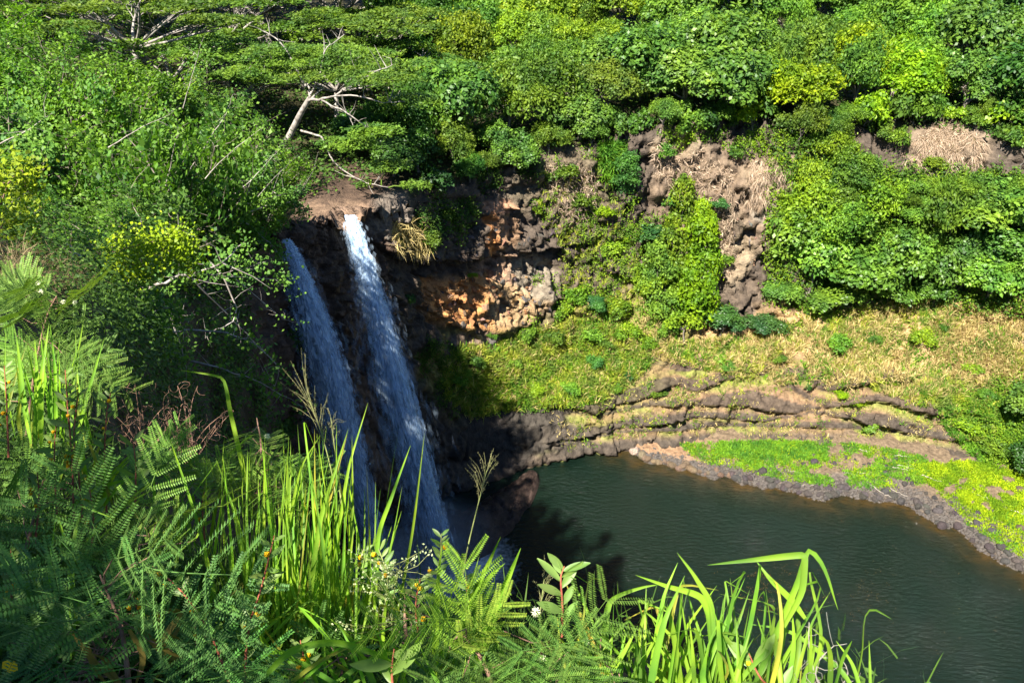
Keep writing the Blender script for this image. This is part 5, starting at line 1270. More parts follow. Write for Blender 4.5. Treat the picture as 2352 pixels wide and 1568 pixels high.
def clump(label, base, tips, n, wmm, color, seed, bend=0.25, extra=(), spread=30, name='grass_clump', skew=1.0, follow=None):
    """grass clump: base (u,v,depth) and tips (u,v,depth) ranges; extra blades drawn point by point"""
    gg = np.random.default_rng(seed)
    c = atD(*base); o = empty(name, tuple(c)); tag(o, label, 'grass')
    for k in range(n):
        bu, bv, bd = base[0] + gg.normal() * spread, base[1] + gg.normal() * 18, base[2] * (1 + gg.normal() * 0.04)
        p0 = atD(bu, bv, bd)
        tu, td = (gg.uniform(*tips[0]) if follow is None else bu + gg.normal() * follow), gg.uniform(*tips[2]); tv = tips[1][1] - (tips[1][1] - tips[1][0]) * gg.random() ** skew
        p2 = atD(tu, tv, td)
        L_ = np.linalg.norm(p2 - p0)
        p1 = p0 * 0.5 + p2 * 0.5 + np.array([0, 0, L_ * 0.1 * gg.uniform(0, 2) * bend * 4]) + gg.normal(size=3) * L_ * (0.02 + 0.08 * bend)
        pts = [p0, p1, p2]
        if gg.random() < bend:                       # bent over, tip hanging
            p3 = p2 + unit(p2 - p1) * L_ * 0.1 + np.array([gg.normal() * 0.06, gg.normal() * 0.04, -L_ * gg.uniform(0.12, 0.35)])
            pts.append(p3)
        me = blade_mesh(pts, wmm / 1000 * gg.uniform(0.6, 1.3), twist=gg.normal() * 0.7, face=(gg.normal() * 0.6, -1, 0.3))
        me.transform(Matrix.Translation(-Vector(c)))
        cc = color if gg.random() > 0.1 else (color[0] * 1.6, color[1] * 0.9, color[2] * 1.5)
        link('blade', me, o, color=vary(cc, 0.2))
    for pts, w in extra:
        P = [atD(*p) for p in pts]
        me = blade_mesh(P, w / 1000, seg=26, face=(0.2, -1, 0.5)); me.transform(Matrix.Translation(-Vector(c)))
        link('blade', me, o, color=vary(color, 0.1))
    return o
ONE = (1, 1, 1)
clump('big lime grass clump in the middle foreground in front of the first stream', (700, 1490, 2.3), ((480, 900), (960, 1380), (2.1, 2.6)), 250, 9, ONE, 1, bend=0.04, skew=1.5, spread=95, follow=55,
      extra=[([(745, 1480, 2.3), (775, 1250, 2.3), (800, 1080, 2.3), (845, 925, 2.35)], 12), ([(860, 1400, 2.2), (868, 1240, 2.2), (900, 1140, 2.2), (943, 1022, 2.2)], 13), ([(640, 1450, 2.3), (660, 1250, 2.3), (690, 1080, 2.3), (735, 1000, 2.3)], 12), ([(700, 1480, 2.2), (735, 1200, 2.2), (770, 1080, 2.2), (800, 985, 2.25)], 14),
             ([(600, 1450, 2.4), (560, 1250, 2.4), (520, 1120, 2.4), (495, 1050, 2.4)], 11)])
clump('tall thin grass shoots at the left picture edge', (85, 1010, 2.9), ((15, 240), (740, 930), (2.7, 3.1)), 34, 11, (1.0, 1.05, 1.0), 2, bend=0.04, spread=60, follow=25,
      extra=[([(70, 1010, 2.9), (50, 880, 2.9), (38, 770, 2.9)], 18), ([(95, 1030, 2.8), (95, 880, 2.8), (112, 745, 2.85)], 18), ([(80, 1030, 2.8), (85, 900, 2.8), (80, 780, 2.8)], 20), ([(170, 1030, 2.8), (195, 930, 2.8), (240, 775, 2.8)], 12)])
clump('broad-bladed grass at the lower right with folded leaves over the pool', (1600, 1640, 1.75), ((1380, 1900), (1290, 1500), (1.6, 1.95)), 130, 12, (1.0, 0.98, 1.3), 3, bend=0.3, skew=1.5, spread=150, follow=75,
      extra=[([(1720, 1600, 1.7), (1790, 1440, 1.7), (1835, 1330, 1.7), (1860, 1264, 1.7), (1885, 1290, 1.7), (1925, 1400, 1.72)], 17), ([(1800, 1440, 1.68), (1845, 1340, 1.68), (1848, 1276, 1.68), (1760, 1282, 1.7), (1625, 1297, 1.72)], 17), ([(1640, 1500, 1.75), (1635, 1400, 1.75), (1600, 1330, 1.75), (1555, 1268, 1.75)], 14),
             ([(1850, 1420, 1.7), (1820, 1380, 1.7), (1770, 1330, 1.7), (1735, 1285, 1.72)], 14), ([(1400, 1600, 1.8), (1390, 1450, 1.8), (1400, 1385, 1.8), (1470, 1350, 1.8), (1520, 1340, 1.8)], 17), ([(1640, 1540, 1.75), (1630, 1420, 1.75), (1610, 1372, 1.75), (1530, 1345, 1.75), (1460, 1320, 1.75)], 17), ([(1990, 1640, 1.7), (1960, 1530, 1.7), (1920, 1470, 1.7)], 10), ([(2000, 1640, 1.7), (1998, 1530, 1.7), (1996, 1470, 1.7)], 8)])
clump('few upright grass blades left of the lower right clump, against the dark pool', (1060, 1560, 2.0), ((990, 1180), (1240, 1480), (1.85, 2.2)), 24, 11, ONE, 4, bend=0.1, spread=50, skew=2.2,
      extra=[([(1085, 1600, 1.8), (1110, 1480, 1.8), (1150, 1370, 1.8), (1196, 1258, 1.8)], 26), ([(1000, 1600, 1.8), (1000, 1480, 1.8), (1005, 1350, 1.8), (1015, 1250, 1.8)], 16), ([(1060, 1420, 2.0), (1100, 1340, 2.0), (1150, 1232, 2.0)], 14), ([(1070, 1400, 2.0), (1110, 1340, 2.0), (1160, 1292, 2.0)], 14)])
clump('low arching grass in the shade at the bottom left of centre', (820, 1600, 1.8), ((560, 1020), (1380, 1540), (1.65, 2.0)), 36, 12, (0.8, 0.9, 1.0), 5, bend=0.35, spread=110, extra=[([(600, 1560, 1.6), (680, 1490, 1.6), (760, 1475, 1.6), (860, 1500, 1.6), (960, 1560, 1.6)], 16)])  # shade also put into the blade tint, darker and bluer
clump('sparse grass blades at the far lower left in deep shade', (100, 1480, 2.0), ((20, 330), (1150, 1400), (1.9, 2.2)), 12, 12, (0.8, 0.9, 1.0), 6, bend=0.2, spread=60)  # same shade tint on these blades
clump('thin half-shaded grass in front of the big lime clump', (560, 1560, 2.0), ((420, 760), (1330, 1520), (1.9, 2.2)), 40, 8, (0.9, 0.9, 1.0), 11, bend=0.15, spread=90)  # slight shade tint in the blade colour
clump('grass blades among the red-stemmed plants on the left', (230, 1180, 2.6), ((140, 360), (930, 1130), (2.4, 2.8)), 22, 12, ONE, 7, bend=0.15, spread=50)
clump('thin grass at the middle left before the feathery shrub', (420, 1260, 2.6), ((330, 520), (1040, 1180), (2.4, 2.8)), 18, 10, ONE, 9, bend=0.2, spread=50)
clump('single kinked grass leaf standing before the dark hollow', (575, 1150, 2.5), ((560, 590), (1000, 1060), (2.4, 2.6)), 2, 8, (1.2, 1.1, 1), 8, bend=0, spread=4, extra=[([(575, 1150, 2.5), (555, 1060, 2.5), (530, 950, 2.5), (512, 870, 2.5), (500, 864, 2.5), (415, 850, 2.5)], 15)])

# feathery twice-pinnate leaves
def frond_mesh(seed, L=0.22, npin=6, pl=0.095, nlf=19):
    gg = np.random.default_rng(seed); b = Bag()
    s = np.linspace(0, 1, 8); rach = np.stack([0.01 * np.sin(s * 3), s * L, -0.05 * L / 0.22 * s**2 * 1.6], 1)
    tube(b, rach, np.linspace(0.0018, 0.0007, 8), 4)
    C_, N_2, D_, ln_ = [], [], [], []
    for k in range(npin):
        f = 0.22 + 0.76 * k / (npin - 1); p0 = np.array([np.interp(f, s, rach[:, i]) for i in range(3)])
        for sg in (-1, 1):
            ang = math.radians(58 - 22 * k / npin + gg.normal() * 4); d = np.array([sg * math.sin(ang), math.cos(ang), -0.12 + gg.normal() * 0.06]); d = unit(d)
            l = pl * (0.75 + 0.5 * math.sin(math.pi * (k + 1) / (npin + 1))) * gg.uniform(0.9, 1.1)
            e = p0 + d * l + np.array([0, 0, -0.012]); tube(b, np.stack([p0, (p0 + e) / 2 + np.array([0, 0, 0.003]), e]), [0.0008, 0.0006, 0.0004], 3)
            pd = unit(np.cross(d, np.array([0, 0, 1.0])))
            for j in range(nlf):
                ff = (j + 0.7) / nlf; q = p0 * (1 - ff) + e * ff
                for s2 in (-1, 1):
                    dd = unit(pd * s2 + d * 0.35 + np.array([0, 0, 0.15])); ll = 0.0145 * (1 - 0.35 * abs(ff - 0.5) * 2)
                    C_.append(q + dd * ll * 0.5); D_.append(dd); N_2.append(np.array([0, 0, 1]) - pd * s2 * 0.25 + gg.normal(size=3) * 0.08); ln_.append(ll)
    leaves(b, np.array(C_), np.array(N_2), np.array(ln_), 0.0054, np.array(D_), gg)
    return b.mesh('frond', M_FROND)
FR = [frond_mesh(i, 0.2 + 0.02 * i, 5 + i % 3, 0.085 + 0.006 * i) for i in range(5)]
def orient(o, p, ydir, nrm, s=1.0):
    y = unit(ydir); z = np.asarray(nrm, float); z = unit(z - y * (z @ y)); x = np.cross(y, z)
    o.matrix_world = Matrix(((x[0], y[0], z[0], p[0]), (x[1], y[1], z[1], p[1]), (x[2], y[2], z[2], p[2]), (0, 0, 0, 1))) @ Matrix.Scale(s, 4)
def feather(label, stem, spots, n, s, color, seed, flowers=0, pods=0):
    """feathery shrub: stem pixels with depth; spots = ellipse (u, v, ru, rv, depth) where its leaves spread"""
    gg = np.random.default_rng(seed)
    q = np.array([atD(*p) for p in stem]); q = smooth_path(q, np.arange(len(q), dtype=float), np.linspace(0, len(q) - 1, 4 * (len(q) - 1) + 1))
    o = empty('feathery_shrub', tuple(q[0])); tag(o, label, 'shrub'); c = Vector(q[0])
    tb = Bag(); tube(tb, q, np.linspace(0.007, 0.002, len(q)), 5)
    for k in range(n):
        u0, v0, ru, rv, dp = spots[k % len(spots)]
        a = gg.uniform(0, 6.283); r = math.sqrt(gg.uniform(0, 1))
        tip = atD(u0 + math.cos(a) * ru * r, v0 + math.sin(a) * rv * r, dp * (1 + gg.normal() * 0.07))
        j = np.argmin(np.linalg.norm(q - tip, axis=1)); st = q[max(1, j - gg.integers(0, 3))] if len(q) > 2 else q[-1]
        d = unit(tip - st + gg.normal(size=3) * 0.05 + np.array([0, -0.03, 0.03])); Lf = 0.22 * s * gg.uniform(0.75, 1.2)
        p = tip - d * Lf * 0.6
        tube(tb, np.stack([st, (st + p) / 2 + gg.normal(size=3) * 0.01, p]), [0.0022, 0.0018, 0.0014], 4)
        f = link('frond', FR[gg.integers(0, 5)], o, color=vary(color, 0.2))
        f.parent = None; orient(f, p, d, UPN + gg.normal(size=3) * 0.35, Lf / 0.22)
        f.parent = o; f.matrix_parent_inverse = Matrix.Translation(-c)
    me = tb.mesh('stem', M_BRN, True); me.transform(Matrix.Translation(-c)); so = link('stem', me, o)
    for k in range(flowers):
        st = q[-1 - gg.integers(0, max(1, len(q) // 2))] + gg.normal(size=3) * 0.05
        fb = Bag(); dd = unit(gg.normal(size=(70, 3))); leaves(fb, dd * 0.008, gg.normal(size=(70, 3)), 0.009, 0.002, dd, gg)
        link('flower', fb.mesh('flower', M_CREAM), so, tuple(st - np.array(c)))
    for k in range(pods):
        st = q[len(q) // 2] + gg.normal(size=3) * 0.05
        pm = blade_mesh([np.zeros(3), np.array([gg.normal() * 0.04, gg.normal() * 0.03, -0.07]), np.array([gg.normal() * 0.06, gg.normal() * 0.03, -0.16])], 0.016, fold=0.08, nm='pod'); pm.materials[0] = M_POD
        link('pod', pm, so, tuple(st - np.array(c)), color=(1, 1, 1))
    return o
feather('feathery-leaved shrub at the left edge with pale flower buds, in full sun', [(60, 1000, 3.3), (80, 850, 3.3), (110, 720, 3.3), (130, 680, 3.3)], [(100, 720, 100, 70, 3.3), (60, 790, 80, 70, 3.3), (190, 830, 60, 60, 3.2), (20, 660, 40, 60, 3.4)], 29, 1.15, ONE, 1, flowers=4)
feather('sunlit feathery shrub between the dead twigs and the big lime clump', [(560, 1300, 2.7), (590, 1150, 2.7), (600, 1030, 2.7), (590, 960, 2.7)], [(600, 1030, 70, 50, 2.7), (630, 1150, 70, 60, 2.6), (550, 1110, 60, 60, 2.7), (660, 1090, 40, 50, 2.7)], 26, 0.8, (1.1, 1.1, 1), 2, flowers=2)
feather('feathery shrub with fanned leaf catching the sun at the lower left', [(330, 1420, 2.1), (340, 1300, 2.1), (345, 1230, 2.1)], [(310, 1160, 60, 40, 2.1), (400, 1200, 60, 40, 2.05), (280, 1240, 70, 50, 2.1)], 9, 0.85, (1.1, 1.1, 1), 3)
feather('large feathery plant in deep shade at the lower left with hanging pods', [(300, 1600, 1.75), (280, 1450, 1.75), (230, 1320, 1.75)], [(120, 1370, 120, 60, 1.75), (270, 1290, 110, 50, 1.75), (290, 1380, 90, 60, 1.75), (180, 1250, 120, 50, 1.85), (60, 1450, 60, 50, 1.8)], 15, 1.1, (0.75, 0.95, 1.25), 4, pods=9)  # shade painted into the frond tint: darker, bluish
feather('big feathery plant in the bottom middle below the dark pool', [(1290, 1640, 1.7), (1280, 1560, 1.7), (1260, 1480, 1.7)], [(1250, 1490, 80, 40, 1.7), (1160, 1530, 120, 40, 1.65), (1340, 1540, 90, 40, 1.7), (1250, 1580, 140, 30, 1.6)], 17, 0.85, (0.95, 1.05, 1.1), 5, flowers=3)
feather('bright feathery sprig arching left above the bottom middle plant', [(1150, 1620, 1.7), (1110, 1520, 1.7), (1060, 1450, 1.7)], [(1040, 1440, 40, 25, 1.7), (1090, 1470, 30, 25, 1.7), (1000, 1440, 20, 12, 1.7)], 6, 0.8, (1.3, 1.25, 0.8), 6)
feather('feathery plant at the bottom between the two lower grass clumps', [(1420, 1660, 1.7), (1410, 1580, 1.7), (1400, 1520, 1.7)], [(1400, 1560, 60, 30, 1.7), (1350, 1490, 50, 40, 1.75), (1440, 1590, 60, 30, 1.65)], 7, 0.8, (0.8, 1.0, 1.15), 7)
feather('feathery shrub half in shade at the bottom centre left', [(760, 1640, 1.9), (780, 1560, 1.9), (800, 1500, 1.9)], [(720, 1530, 130, 40, 1.85), (880, 1520, 100, 50, 1.85), (600, 1540, 90, 40, 1.8), (980, 1530, 60, 40, 1.9)], 12, 0.85, (0.75, 0.95, 1.15), 8)  # frond tint darkened and blued for shade
feather('low feathery shrub in dark shade at the bottom left corner', [(120, 1640, 1.8), (150, 1580, 1.8), (180, 1520, 1.8)], [(100, 1530, 110, 40, 1.8), (300, 1520, 120, 40, 1.8), (450, 1500, 100, 60, 1.85), (420, 1420, 90, 60, 1.9)], 13, 0.95, (0.6, 0.85, 1.15), 9)  # darkest shade tint in the frond colour
feather('feathery shrub on the left below the grass shoots', [(60, 1260, 2.6), (80, 1180, 2.6), (100, 1100, 2.6)], [(70, 1080, 70, 60, 2.6), (190, 1120, 80, 60, 2.6), (20, 1180, 40, 60, 2.6), (300, 1080, 60, 50, 2.7)], 13, 0.85, (0.9, 1.0, 1.0), 10)
feather('feathery shrub behind the dead twigs in front of the dark hollow', [(400, 1180, 3.0), (430, 1080, 3.0), (450, 1020, 3.0)], [(420, 1050, 80, 40, 3.0), (500, 1040, 60, 50, 2.9), (350, 1060, 60, 40, 3.0)], 13, 0.95, (0.9, 1.0, 1.0), 11)
feather('feathery shrub in front of the second stream, half shaded', [(940, 1500, 2.1), (930, 1420, 2.1), (930, 1360, 2.1)], [(950, 1440, 70, 40, 2.1), (1100, 1450, 50, 40, 2.2), (1040, 1430, 70, 40, 2.2)], 9, 0.75, (0.9, 1.0, 0.9), 12)

# upright red-stemmed plants with oval leaves and yellow flowers
def oval_mesh(L=0.04, w=0.013):
    s = np.linspace(0, 1, 7); ww = w * np.sin(np.pi * np.clip(s, 0.02, 0.98)) ** 0.7; z = -0.15 * L * s**2
    V = np.concatenate([np.stack([-ww / 2, s * L, z + 0.0015], 1), np.stack([ww * 0, s * L, z - 0.001], 1), np.stack([ww / 2, s * L, z + 0.0015], 1)])
    i = np.arange(6); Q = np.concatenate([np.stack([i, i + 7, i + 8, i + 1], 1), np.stack([i + 7, i + 14, i + 15, i + 8], 1)])
    return make_mesh('leaf', V, Q, M_PEA, smooth=True)
OV = [oval_mesh(0.045, 0.015), oval_mesh(0.038, 0.014), oval_mesh(0.05, 0.015)]
gg = np.random.default_rng(5); fb = Bag(); dd = unit(gg.normal(size=(26, 3)) + np.array([0, 0, 0.3])); leaves(fb, dd * 0.004, dd + gg.normal(size=(26, 3)) * 0.3, 0.009, 0.007, None, gg)
FLM = fb.mesh('flower', M_FLOW)
def pea(label, stem, n, s, color, seed, flowers=3, mat=None, r=0.0035):
    gg = np.random.default_rng(seed + 70)
    q = np.array([atD(*p) for p in stem]); q = smooth_path(q, np.arange(len(q), dtype=float), np.linspace(0, len(q) - 1, 30))
    o = empty('flowering_plant', tuple(q[0])); tag(o, label, 'plant'); c = Vector(q[0])
    tb = Bag(); tube(tb, q, np.linspace(r, r * 0.4, len(q)), 6); me = tb.mesh('stem', mat or M_RED, True); me.transform(Matrix.Translation(-c)); so = link('stem', me, o)
    for k in range(n):
        i = int(4 + (len(q) - 5) * (k + 0.5) / n); tg = unit(q[min(i + 1, len(q) - 1)] - q[i - 1]); sg = 1 if k % 2 else -1
        d = unit(np.array([sg * 1.0, -0.25 + gg.normal() * 0.5, 0]) + tg * gg.uniform(0.7, 1.3))
        f = link('leaf', OV[gg.integers(0, 3)], None, color=vary(color, 0.2)); orient(f, q[i], d, np.array([0, -0.7, 0.7]) + gg.normal(size=3) * 0.35, s * gg.uniform(0.75, 1.2) * (0.7 + 0.3 * math.sin(math.pi * k / n)))
        f.parent = o; f.matrix_parent_inverse = Matrix.Translation(-c)
    for k in range(flowers):
        p = q[gg.integers(8, 28)] + np.array([gg.normal() * 0.012, -0.01, 0.004]); link('flower', FLM, so, tuple(p - np.array(c)), scale=gg.uniform(0.8, 1.3))
    return o
PEAS = [([(170, 1200, 2.5), (165, 1050, 2.5), (155, 930, 2.5), (150, 850, 2.5)], 22, 1.2, 'red-stemmed plant with yellow flowers, tallest of the group on the left'), ([(190, 1200, 2.5), (180, 1080, 2.5), (170, 1000, 2.5), (180, 900, 2.5)], 20, 1.1, 'red-stemmed plant with yellow flowers right beside the tallest on the left'), ([(130, 1180, 2.5), (125, 1050, 2.5), (130, 960, 2.5)], 16, 1.1, 'red-stemmed shorter plant left of the tallest red-stemmed one'),
        ([(245, 1180, 2.6), (240, 1060, 2.6), (245, 950, 2.6), (255, 900, 2.6)], 20, 1.1, 'red-stemmed plant standing left of the dead brown twigs'), ([(310, 1160, 2.3), (312, 1080, 2.3), (305, 1010, 2.3)], 14, 1.3, 'plant with broad pale leaves in front of the dead brown twigs'), ([(20, 1050, 2.7), (15, 920, 2.7), (10, 840, 2.7)], 18, 1.1, 'red-stemmed plant with yellow flowers at the very left edge'),
        ([(1290, 1480, 1.75), (1292, 1400, 1.75), (1288, 1330, 1.75), (1296, 1300, 1.75)], 11, 1.5, 'leafy shoot with oval leaves standing alone against the dark pool'), ([(1010, 1420, 1.9), (1005, 1330, 1.9), (1012, 1270, 1.9), (1014, 1225, 1.9)], 20, 0.75, 'narrow shoot with paired small leaves before the second stream'), ([(540, 1600, 1.8), (480, 1450, 1.8), (410, 1350, 1.8), (350, 1300, 1.8)], 16, 1.0, 'dark leaning red-brown stem with yellow flowers in the lower left shade'),
        ([(560, 1580, 1.85), (570, 1450, 1.85), (600, 1350, 1.85), (630, 1230, 1.85)], 20, 1.1, 'dark upright stem with shaded leaves left of the big lime clump'), ([(880, 1420, 2.2), (890, 1330, 2.2), (870, 1260, 2.2)], 18, 1.1, 'sunlit leafy shoot at the right foot of the big lime clump'), ([(1080, 1480, 2.0), (1075, 1400, 2.0), (1070, 1320, 2.0)], 16, 0.9, 'dark leafy shoot in shade before the splash pool'),
        ([(905, 1600, 1.6), (900, 1540, 1.6), (905, 1490, 1.6)], 4, 2.0, 'two broad serrated pale leaves at the bottom, left of centre'), ([(80, 1250, 2.4), (90, 1150, 2.4), (85, 1080, 2.4)], 12, 1.1, 'small leafy shoot under the grass at the left edge'), ([(1900, 1640, 1.7), (1750, 1560, 1.7), (1720, 1500, 1.7)], 7, 1.6, 'few oval leaves inside the lower right grass clump')]
PEAS += [([(330, 1500, 1.9), (320, 1420, 1.9), (300, 1340, 1.9)], 14, 1.0, 'leafy weed in the lower left shade beside the hanging pods'), ([(440, 1560, 1.9), (450, 1470, 1.9), (440, 1380, 1.9)], 14, 1.0, 'leafy weed in shade between the leaning stem and the lime clump'), ([(210, 1260, 2.2), (215, 1190, 2.2), (205, 1120, 2.2)], 16, 1.0, 'leafy weed below the red-stemmed group'),
         ([(470, 1240, 2.6), (465, 1160, 2.6), (475, 1090, 2.6)], 16, 1.0, 'leafy weed in front of the dead twigs, left of the feathery shrub'), ([(690, 1620, 1.8), (700, 1540, 1.8), (690, 1470, 1.8)], 14, 1.0, 'dark leafy weed at the foot of the big lime clump'), ([(960, 1460, 2.0), (955, 1390, 2.0), (965, 1330, 2.0)], 16, 0.9, 'leafy weed right of the plant with pale buds'), ([(20, 1420, 2.0), (30, 1330, 2.0), (25, 1260, 2.0)], 14, 1.1, 'leafy weed in shade at the left edge, lower part'), ([(830, 1400, 2.3), (820, 1320, 2.3), (835, 1260, 2.3)], 16, 1.0, 'sunlit leafy weed at the right side of the lime clump')]
for i, (st, n, s, lab) in enumerate(PEAS): pea(lab, st, n, s, ONE, i, flowers=0 if 'pale leaves' in lab or 'dark pool' in lab else 3, mat=M_GST if ('narrow shoot' in lab or 'sunlit' in lab) else None)
def panicle(label, stem, hd, n, seed, nl=0.16):
    gg = np.random.default_rng(seed); q = np.array([atD(*p) for p in stem]); q = smooth_path(q, np.arange(len(q), dtype=float), np.linspace(0, len(q) - 1, 24))
    o = empty('seeding_grass', tuple(q[0])); tag(o, label, 'grass'); c = Vector(q[0])
    tb = Bag(); tube(tb, q, np.linspace(0.003, 0.001, 24), 5); me = tb.mesh('stalk', M_GST, True); me.transform(Matrix.Translation(-c)); link('stalk', me, o)
    sb = Bag(); tg = unit(q[-1] - q[-6])
    for k in range(n):
        f = 1 - hd * (k / n); s0 = np.array([np.interp(f, np.linspace(0, 1, 24), q[:, i]) for i in range(3)])
        d = unit(tg * 1.3 + gg.normal(size=3) * 0.55); l = nl * gg.uniform(0.5, 1.0)
        e = s0 + d * l; mid = (s0 + e) / 2 + tg * 0.01
        tube(sb, np.stack([s0, mid, e]), [0.0007, 0.0006, 0.0004], 3)
        m_ = 16; ff = gg.uniform(0.25, 1, (m_, 1)); p = s0 * (1 - ff) + e * ff + gg.normal(size=(m_, 3)) * 0.002
        leaves(sb, p, gg.normal(size=(m_, 3)), 0.004, 0.0015, d + gg.normal(size=(m_, 3)) * 0.2, gg)
    me = sb.mesh('seed_head', M_SEED); me.transform(Matrix.Translation(-c)); link('seed_head', me, o)
panicle('open seed head of grass against the first stream', [(780, 1250, 2.4), (770, 1130, 2.4), (740, 1000, 2.4), (705, 905, 2.4)], 0.4, 22, 1, 0.15)
panicle('slender seed head of grass against the dark spur beside the falls', [(1050, 1420, 2.1), (1070, 1280, 2.1), (1095, 1170, 2.1), (1118, 1080, 2.1)], 0.3, 18, 2, 0.085)
panicle('faint small seed head against the dark pool', [(1245, 1480, 2.0), (1240, 1420, 2.0), (1250, 1330, 2.0)], 0.5, 14, 3, 0.08)
panicle('thin seed head just right of the open one', [(790, 1200, 2.4), (775, 1080, 2.4), (760, 960, 2.4)], 0.3, 8, 4, 0.06)
# budding plant with pale dots
gg = np.random.default_rng(31); q0 = atD(905, 1500, 2.0); o = empty('budding_plant', tuple(q0)); tag(o, 'plant covered in tiny pale green buds in front of the falls', 'plant'); tb, lb = Bag(), Bag(); c = Vector(q0)
main = np.array([atD(*p) for p in ((905, 1500, 2.0), (900, 1430, 2.0), (905, 1360, 2.0), (915, 1310, 2.0))]); tube(tb, main, np.linspace(0.003, 0.0015, 4), 5)
for k in range(46):
    s0 = main[gg.integers(1, 4)] + gg.normal(size=3) * 0.008; e = s0 + np.array([gg.normal() * 0.055, gg.normal() * 0.03, abs(gg.normal()) * 0.05 - 0.01]); tube(tb, np.stack([s0, (s0 + e) / 2 + gg.normal(size=3) * 0.006, e]), [0.001, 0.0008, 0.0005], 3)
    m_ = 10; p = e + gg.normal(size=(m_, 3)) * 0.009; leaves(lb, p, gg.normal(size=(m_, 3)), 0.008, 0.005, None, gg)
me = tb.mesh('stem', M_GST, True); me.transform(Matrix.Translation(-c)); link('stem', me, o); M_BUD = foliage('pale_bud', (0.3, 0.38, 0.16), (0.5, 0.52, 0.3), 0.3, 0.6, 0.1, tint=False); me = lb.mesh('buds', M_BUD); me.transform(Matrix.Translation(-c)); link('buds', me, o)['kind'] = 'stuff'
# dead brown shrub
def dead(label, cu, cv, ru, rv, dp, n, seed, mat):
    gg = np.random.default_rng(seed); tb = Bag(); root = atD(cu, cv + rv * 1.4, dp)
    for k in range(n):
        e = atD(cu + gg.uniform(-ru, ru), cv + gg.uniform(-rv, rv * 0.5), dp * (1 + gg.normal() * 0.05)); m_ = (root + e) / 2 + gg.normal(size=3) * 0.06; tt = np.linspace(0, 1, 8)[:, None]
        q = root * (1 - tt)**2 + 2 * m_ * tt * (1 - tt) + e * tt**2; tube(tb, q, np.linspace(0.0024, 0.001, 8), 4)
        for j in range(4):                                 # curled dry side twigs
            s0 = q[gg.integers(3, 8)]; a = np.linspace(0, gg.uniform(2, 5), 7); r = gg.uniform(0.008, 0.03); ax = unit(gg.normal(size=3)); bx_ = unit(np.cross(ax, gg.normal(size=3)))
            cv_ = s0 + (ax * np.sin(a)[:, None] + bx_ * (1 - np.cos(a))[:, None]) * r * 1.5; tube(tb, cv_, np.linspace(0.001, 0.0006, 7), 3)
    me = tb.mesh('dead_shrub', mat, True); me.transform(Matrix.Translation(-Vector(root))); o = link('dead_shrub', me, None, tuple(root)); tag(o, label, 'shrub')
dead('dead brown shrub with curled twigs in front of the dark hollow', 330, 940, 70, 70, 3.2, 14, 1, M_BRN)
dead('dead brown twigs right of the curled dead shrub', 440, 950, 110, 90, 3.2, 14, 2, M_BRN)
dead('bare grey twigs sticking up at the bottom right beside the grass', 1900, 1480, 50, 80, 1.75, 3, 3, M_PALE)
dead('bare grey litter twigs in the lower left shade', 200, 1480, 180, 60, 1.9, 12, 4, M_BRN)
M_BDRY = foliage('brown_dry_grass', (0.07, 0.055, 0.03), (0.22, 0.17, 0.09), 0.2, 0.8, 0.1, tint=False)
# yellow fallen leaf, dry grass on the left ledge, near undergrowth
me = make_mesh('fallen_leaf', [(0, 0, 0), (-0.02, 0.012, 0.003), (-0.018, 0.03, 0.004), (-0.007, 0.033, 0), (0, 0.026, -0.002), (0.007, 0.033, 0), (0.018, 0.03, 0.004), (0.02, 0.012, 0.003)], [np.array([[0, 2, 1, 0]])[:, :3], np.array([[0, 4, 3, 2]]), np.array([[0, 6, 5, 4]]), np.array([[0, 7, 6]])], M_FLOW)
o = link('fallen_leaf', me); orient(o, atD(24, 1545, 1.75), np.array([0.1, 0.4, 0.9]), np.array([0, -0.9, 0.5]), 0.9); tag(o, 'yellow heart-shaped leaf at the bottom left corner', 'leaf')
grass('ledge_dry_grass', 'brown dry grass on the ledge at the left edge', M_BDRY, [([(10, 590), (100, 590), (180, 630), (190, 690), (60, 690), (0, 660)], 260, 7, 0.36, 0.009, dict(hang=0.5, spread=0.8))], 12)
g = np.random.default_rng(14); b = Bag()
P, Nn = sample([(0, 780), (250, 1000), (520, 1180), (760, 1390), (1000, 1480), (1300, 1530), (1500, 1568), (0, 1568)], 5000, g)
kp = P[:, 1] < 6.5; P, Nn = P[kp], Nn[kp]
P2 = np.repeat(P, 6, 0) + g.normal(size=(len(P) * 6, 3)) * 0.05 + np.array([0, 0, 0.05]) + np.array([0, 0, 0.14]) * g.uniform(0, 1, (len(P) * 6, 1))
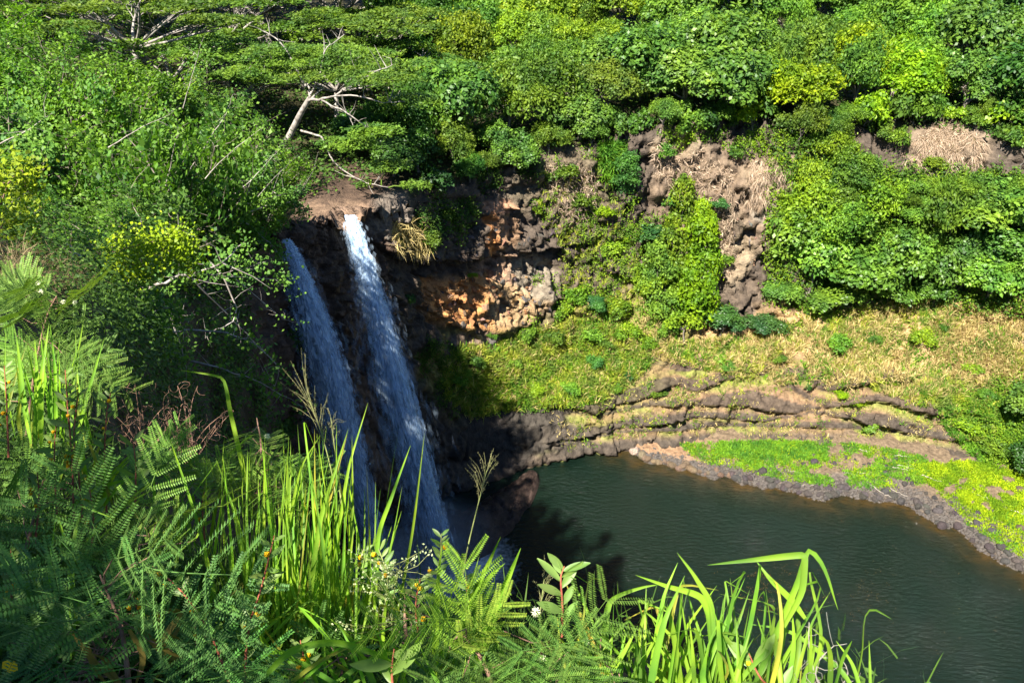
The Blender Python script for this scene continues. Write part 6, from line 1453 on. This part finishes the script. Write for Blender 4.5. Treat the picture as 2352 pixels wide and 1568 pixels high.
leaves(b, P2, np.array([0, -0.4, 0.9]) + g.normal(size=P2.shape) * 0.6, g.uniform(0.012, 0.045, len(P2)), g.uniform(0.006, 0.02, len(P2)), None, g)
tufts(b, P[::2], Nn[::2], 4, 0.22, 0.006, g, spread=0.6)
xy = np.stack([g.uniform(-7, 7, 9000), g.uniform(-4, 5, 9000)], 1)
Pg = [q for q in (drop(a, c, 60) for a, c in xy) if q is not None and q[2] > 44.2]; Pg = np.array(Pg); Ng = np.tile([[0, 0, 1.0]], (len(Pg), 1))
tufts(b, Pg, Ng, 5, 0.16, 0.006, g, spread=0.7)
P3 = np.repeat(Pg, 5, 0) + g.normal(size=(len(Pg) * 5, 3)) * np.array([0.06, 0.06, 0.02]) + np.array([0, 0, 0.04])
leaves(b, P3, np.array([0, 0, 1.0]) + g.normal(size=P3.shape) * 0.5, g.uniform(0.015, 0.05, len(P3)), g.uniform(0.008, 0.025, len(P3)), None, g)
o = link('ground_cover', b.mesh('ground_cover', M_UND)); tag(o, 'tangle of small leaves and grass on the near slope', 'undergrowth', kind='stuff')

# ------------------------------------------------------------------ labels that tell look-alike trees apart: row and place in the row
ORD = ['', 'first', 'second', 'third', 'fourth', 'fifth', 'sixth', 'seventh', 'eighth', 'ninth', 'tenth', 'eleventh', 'twelfth', 'thirteenth', 'fourteenth', 'fifteenth', 'sixteenth', 'seventeenth', 'eighteenth', 'nineteenth', 'twentieth']
ORD += ['twenty-' + x for x in ORD[1:10]] + ['thirtieth'] + ['thirty-' + x for x in ORD[1:10]]
for zone in sorted({z for _, _, z, _ in PLANTS}):
    lst = sorted([p for p in PLANTS if p[2] == zone], key=lambda p: float(p[1])); n = len(lst)
    for i, (o, u, z, look) in enumerate(lst):
        noun = o['category']
        if i == 0: w = 'leftmost'
        elif i == n - 1: w = 'rightmost'
        elif i < n / 2: w = ORD[i + 1] + ' from the left'
        else: w = ORD[n - i] + ' from the right'
        o['label'] = f'{look} {noun}, {w} {zone}'
        o['group'] = ('trees ' if noun == 'tree' else 'shrubs ') + zone
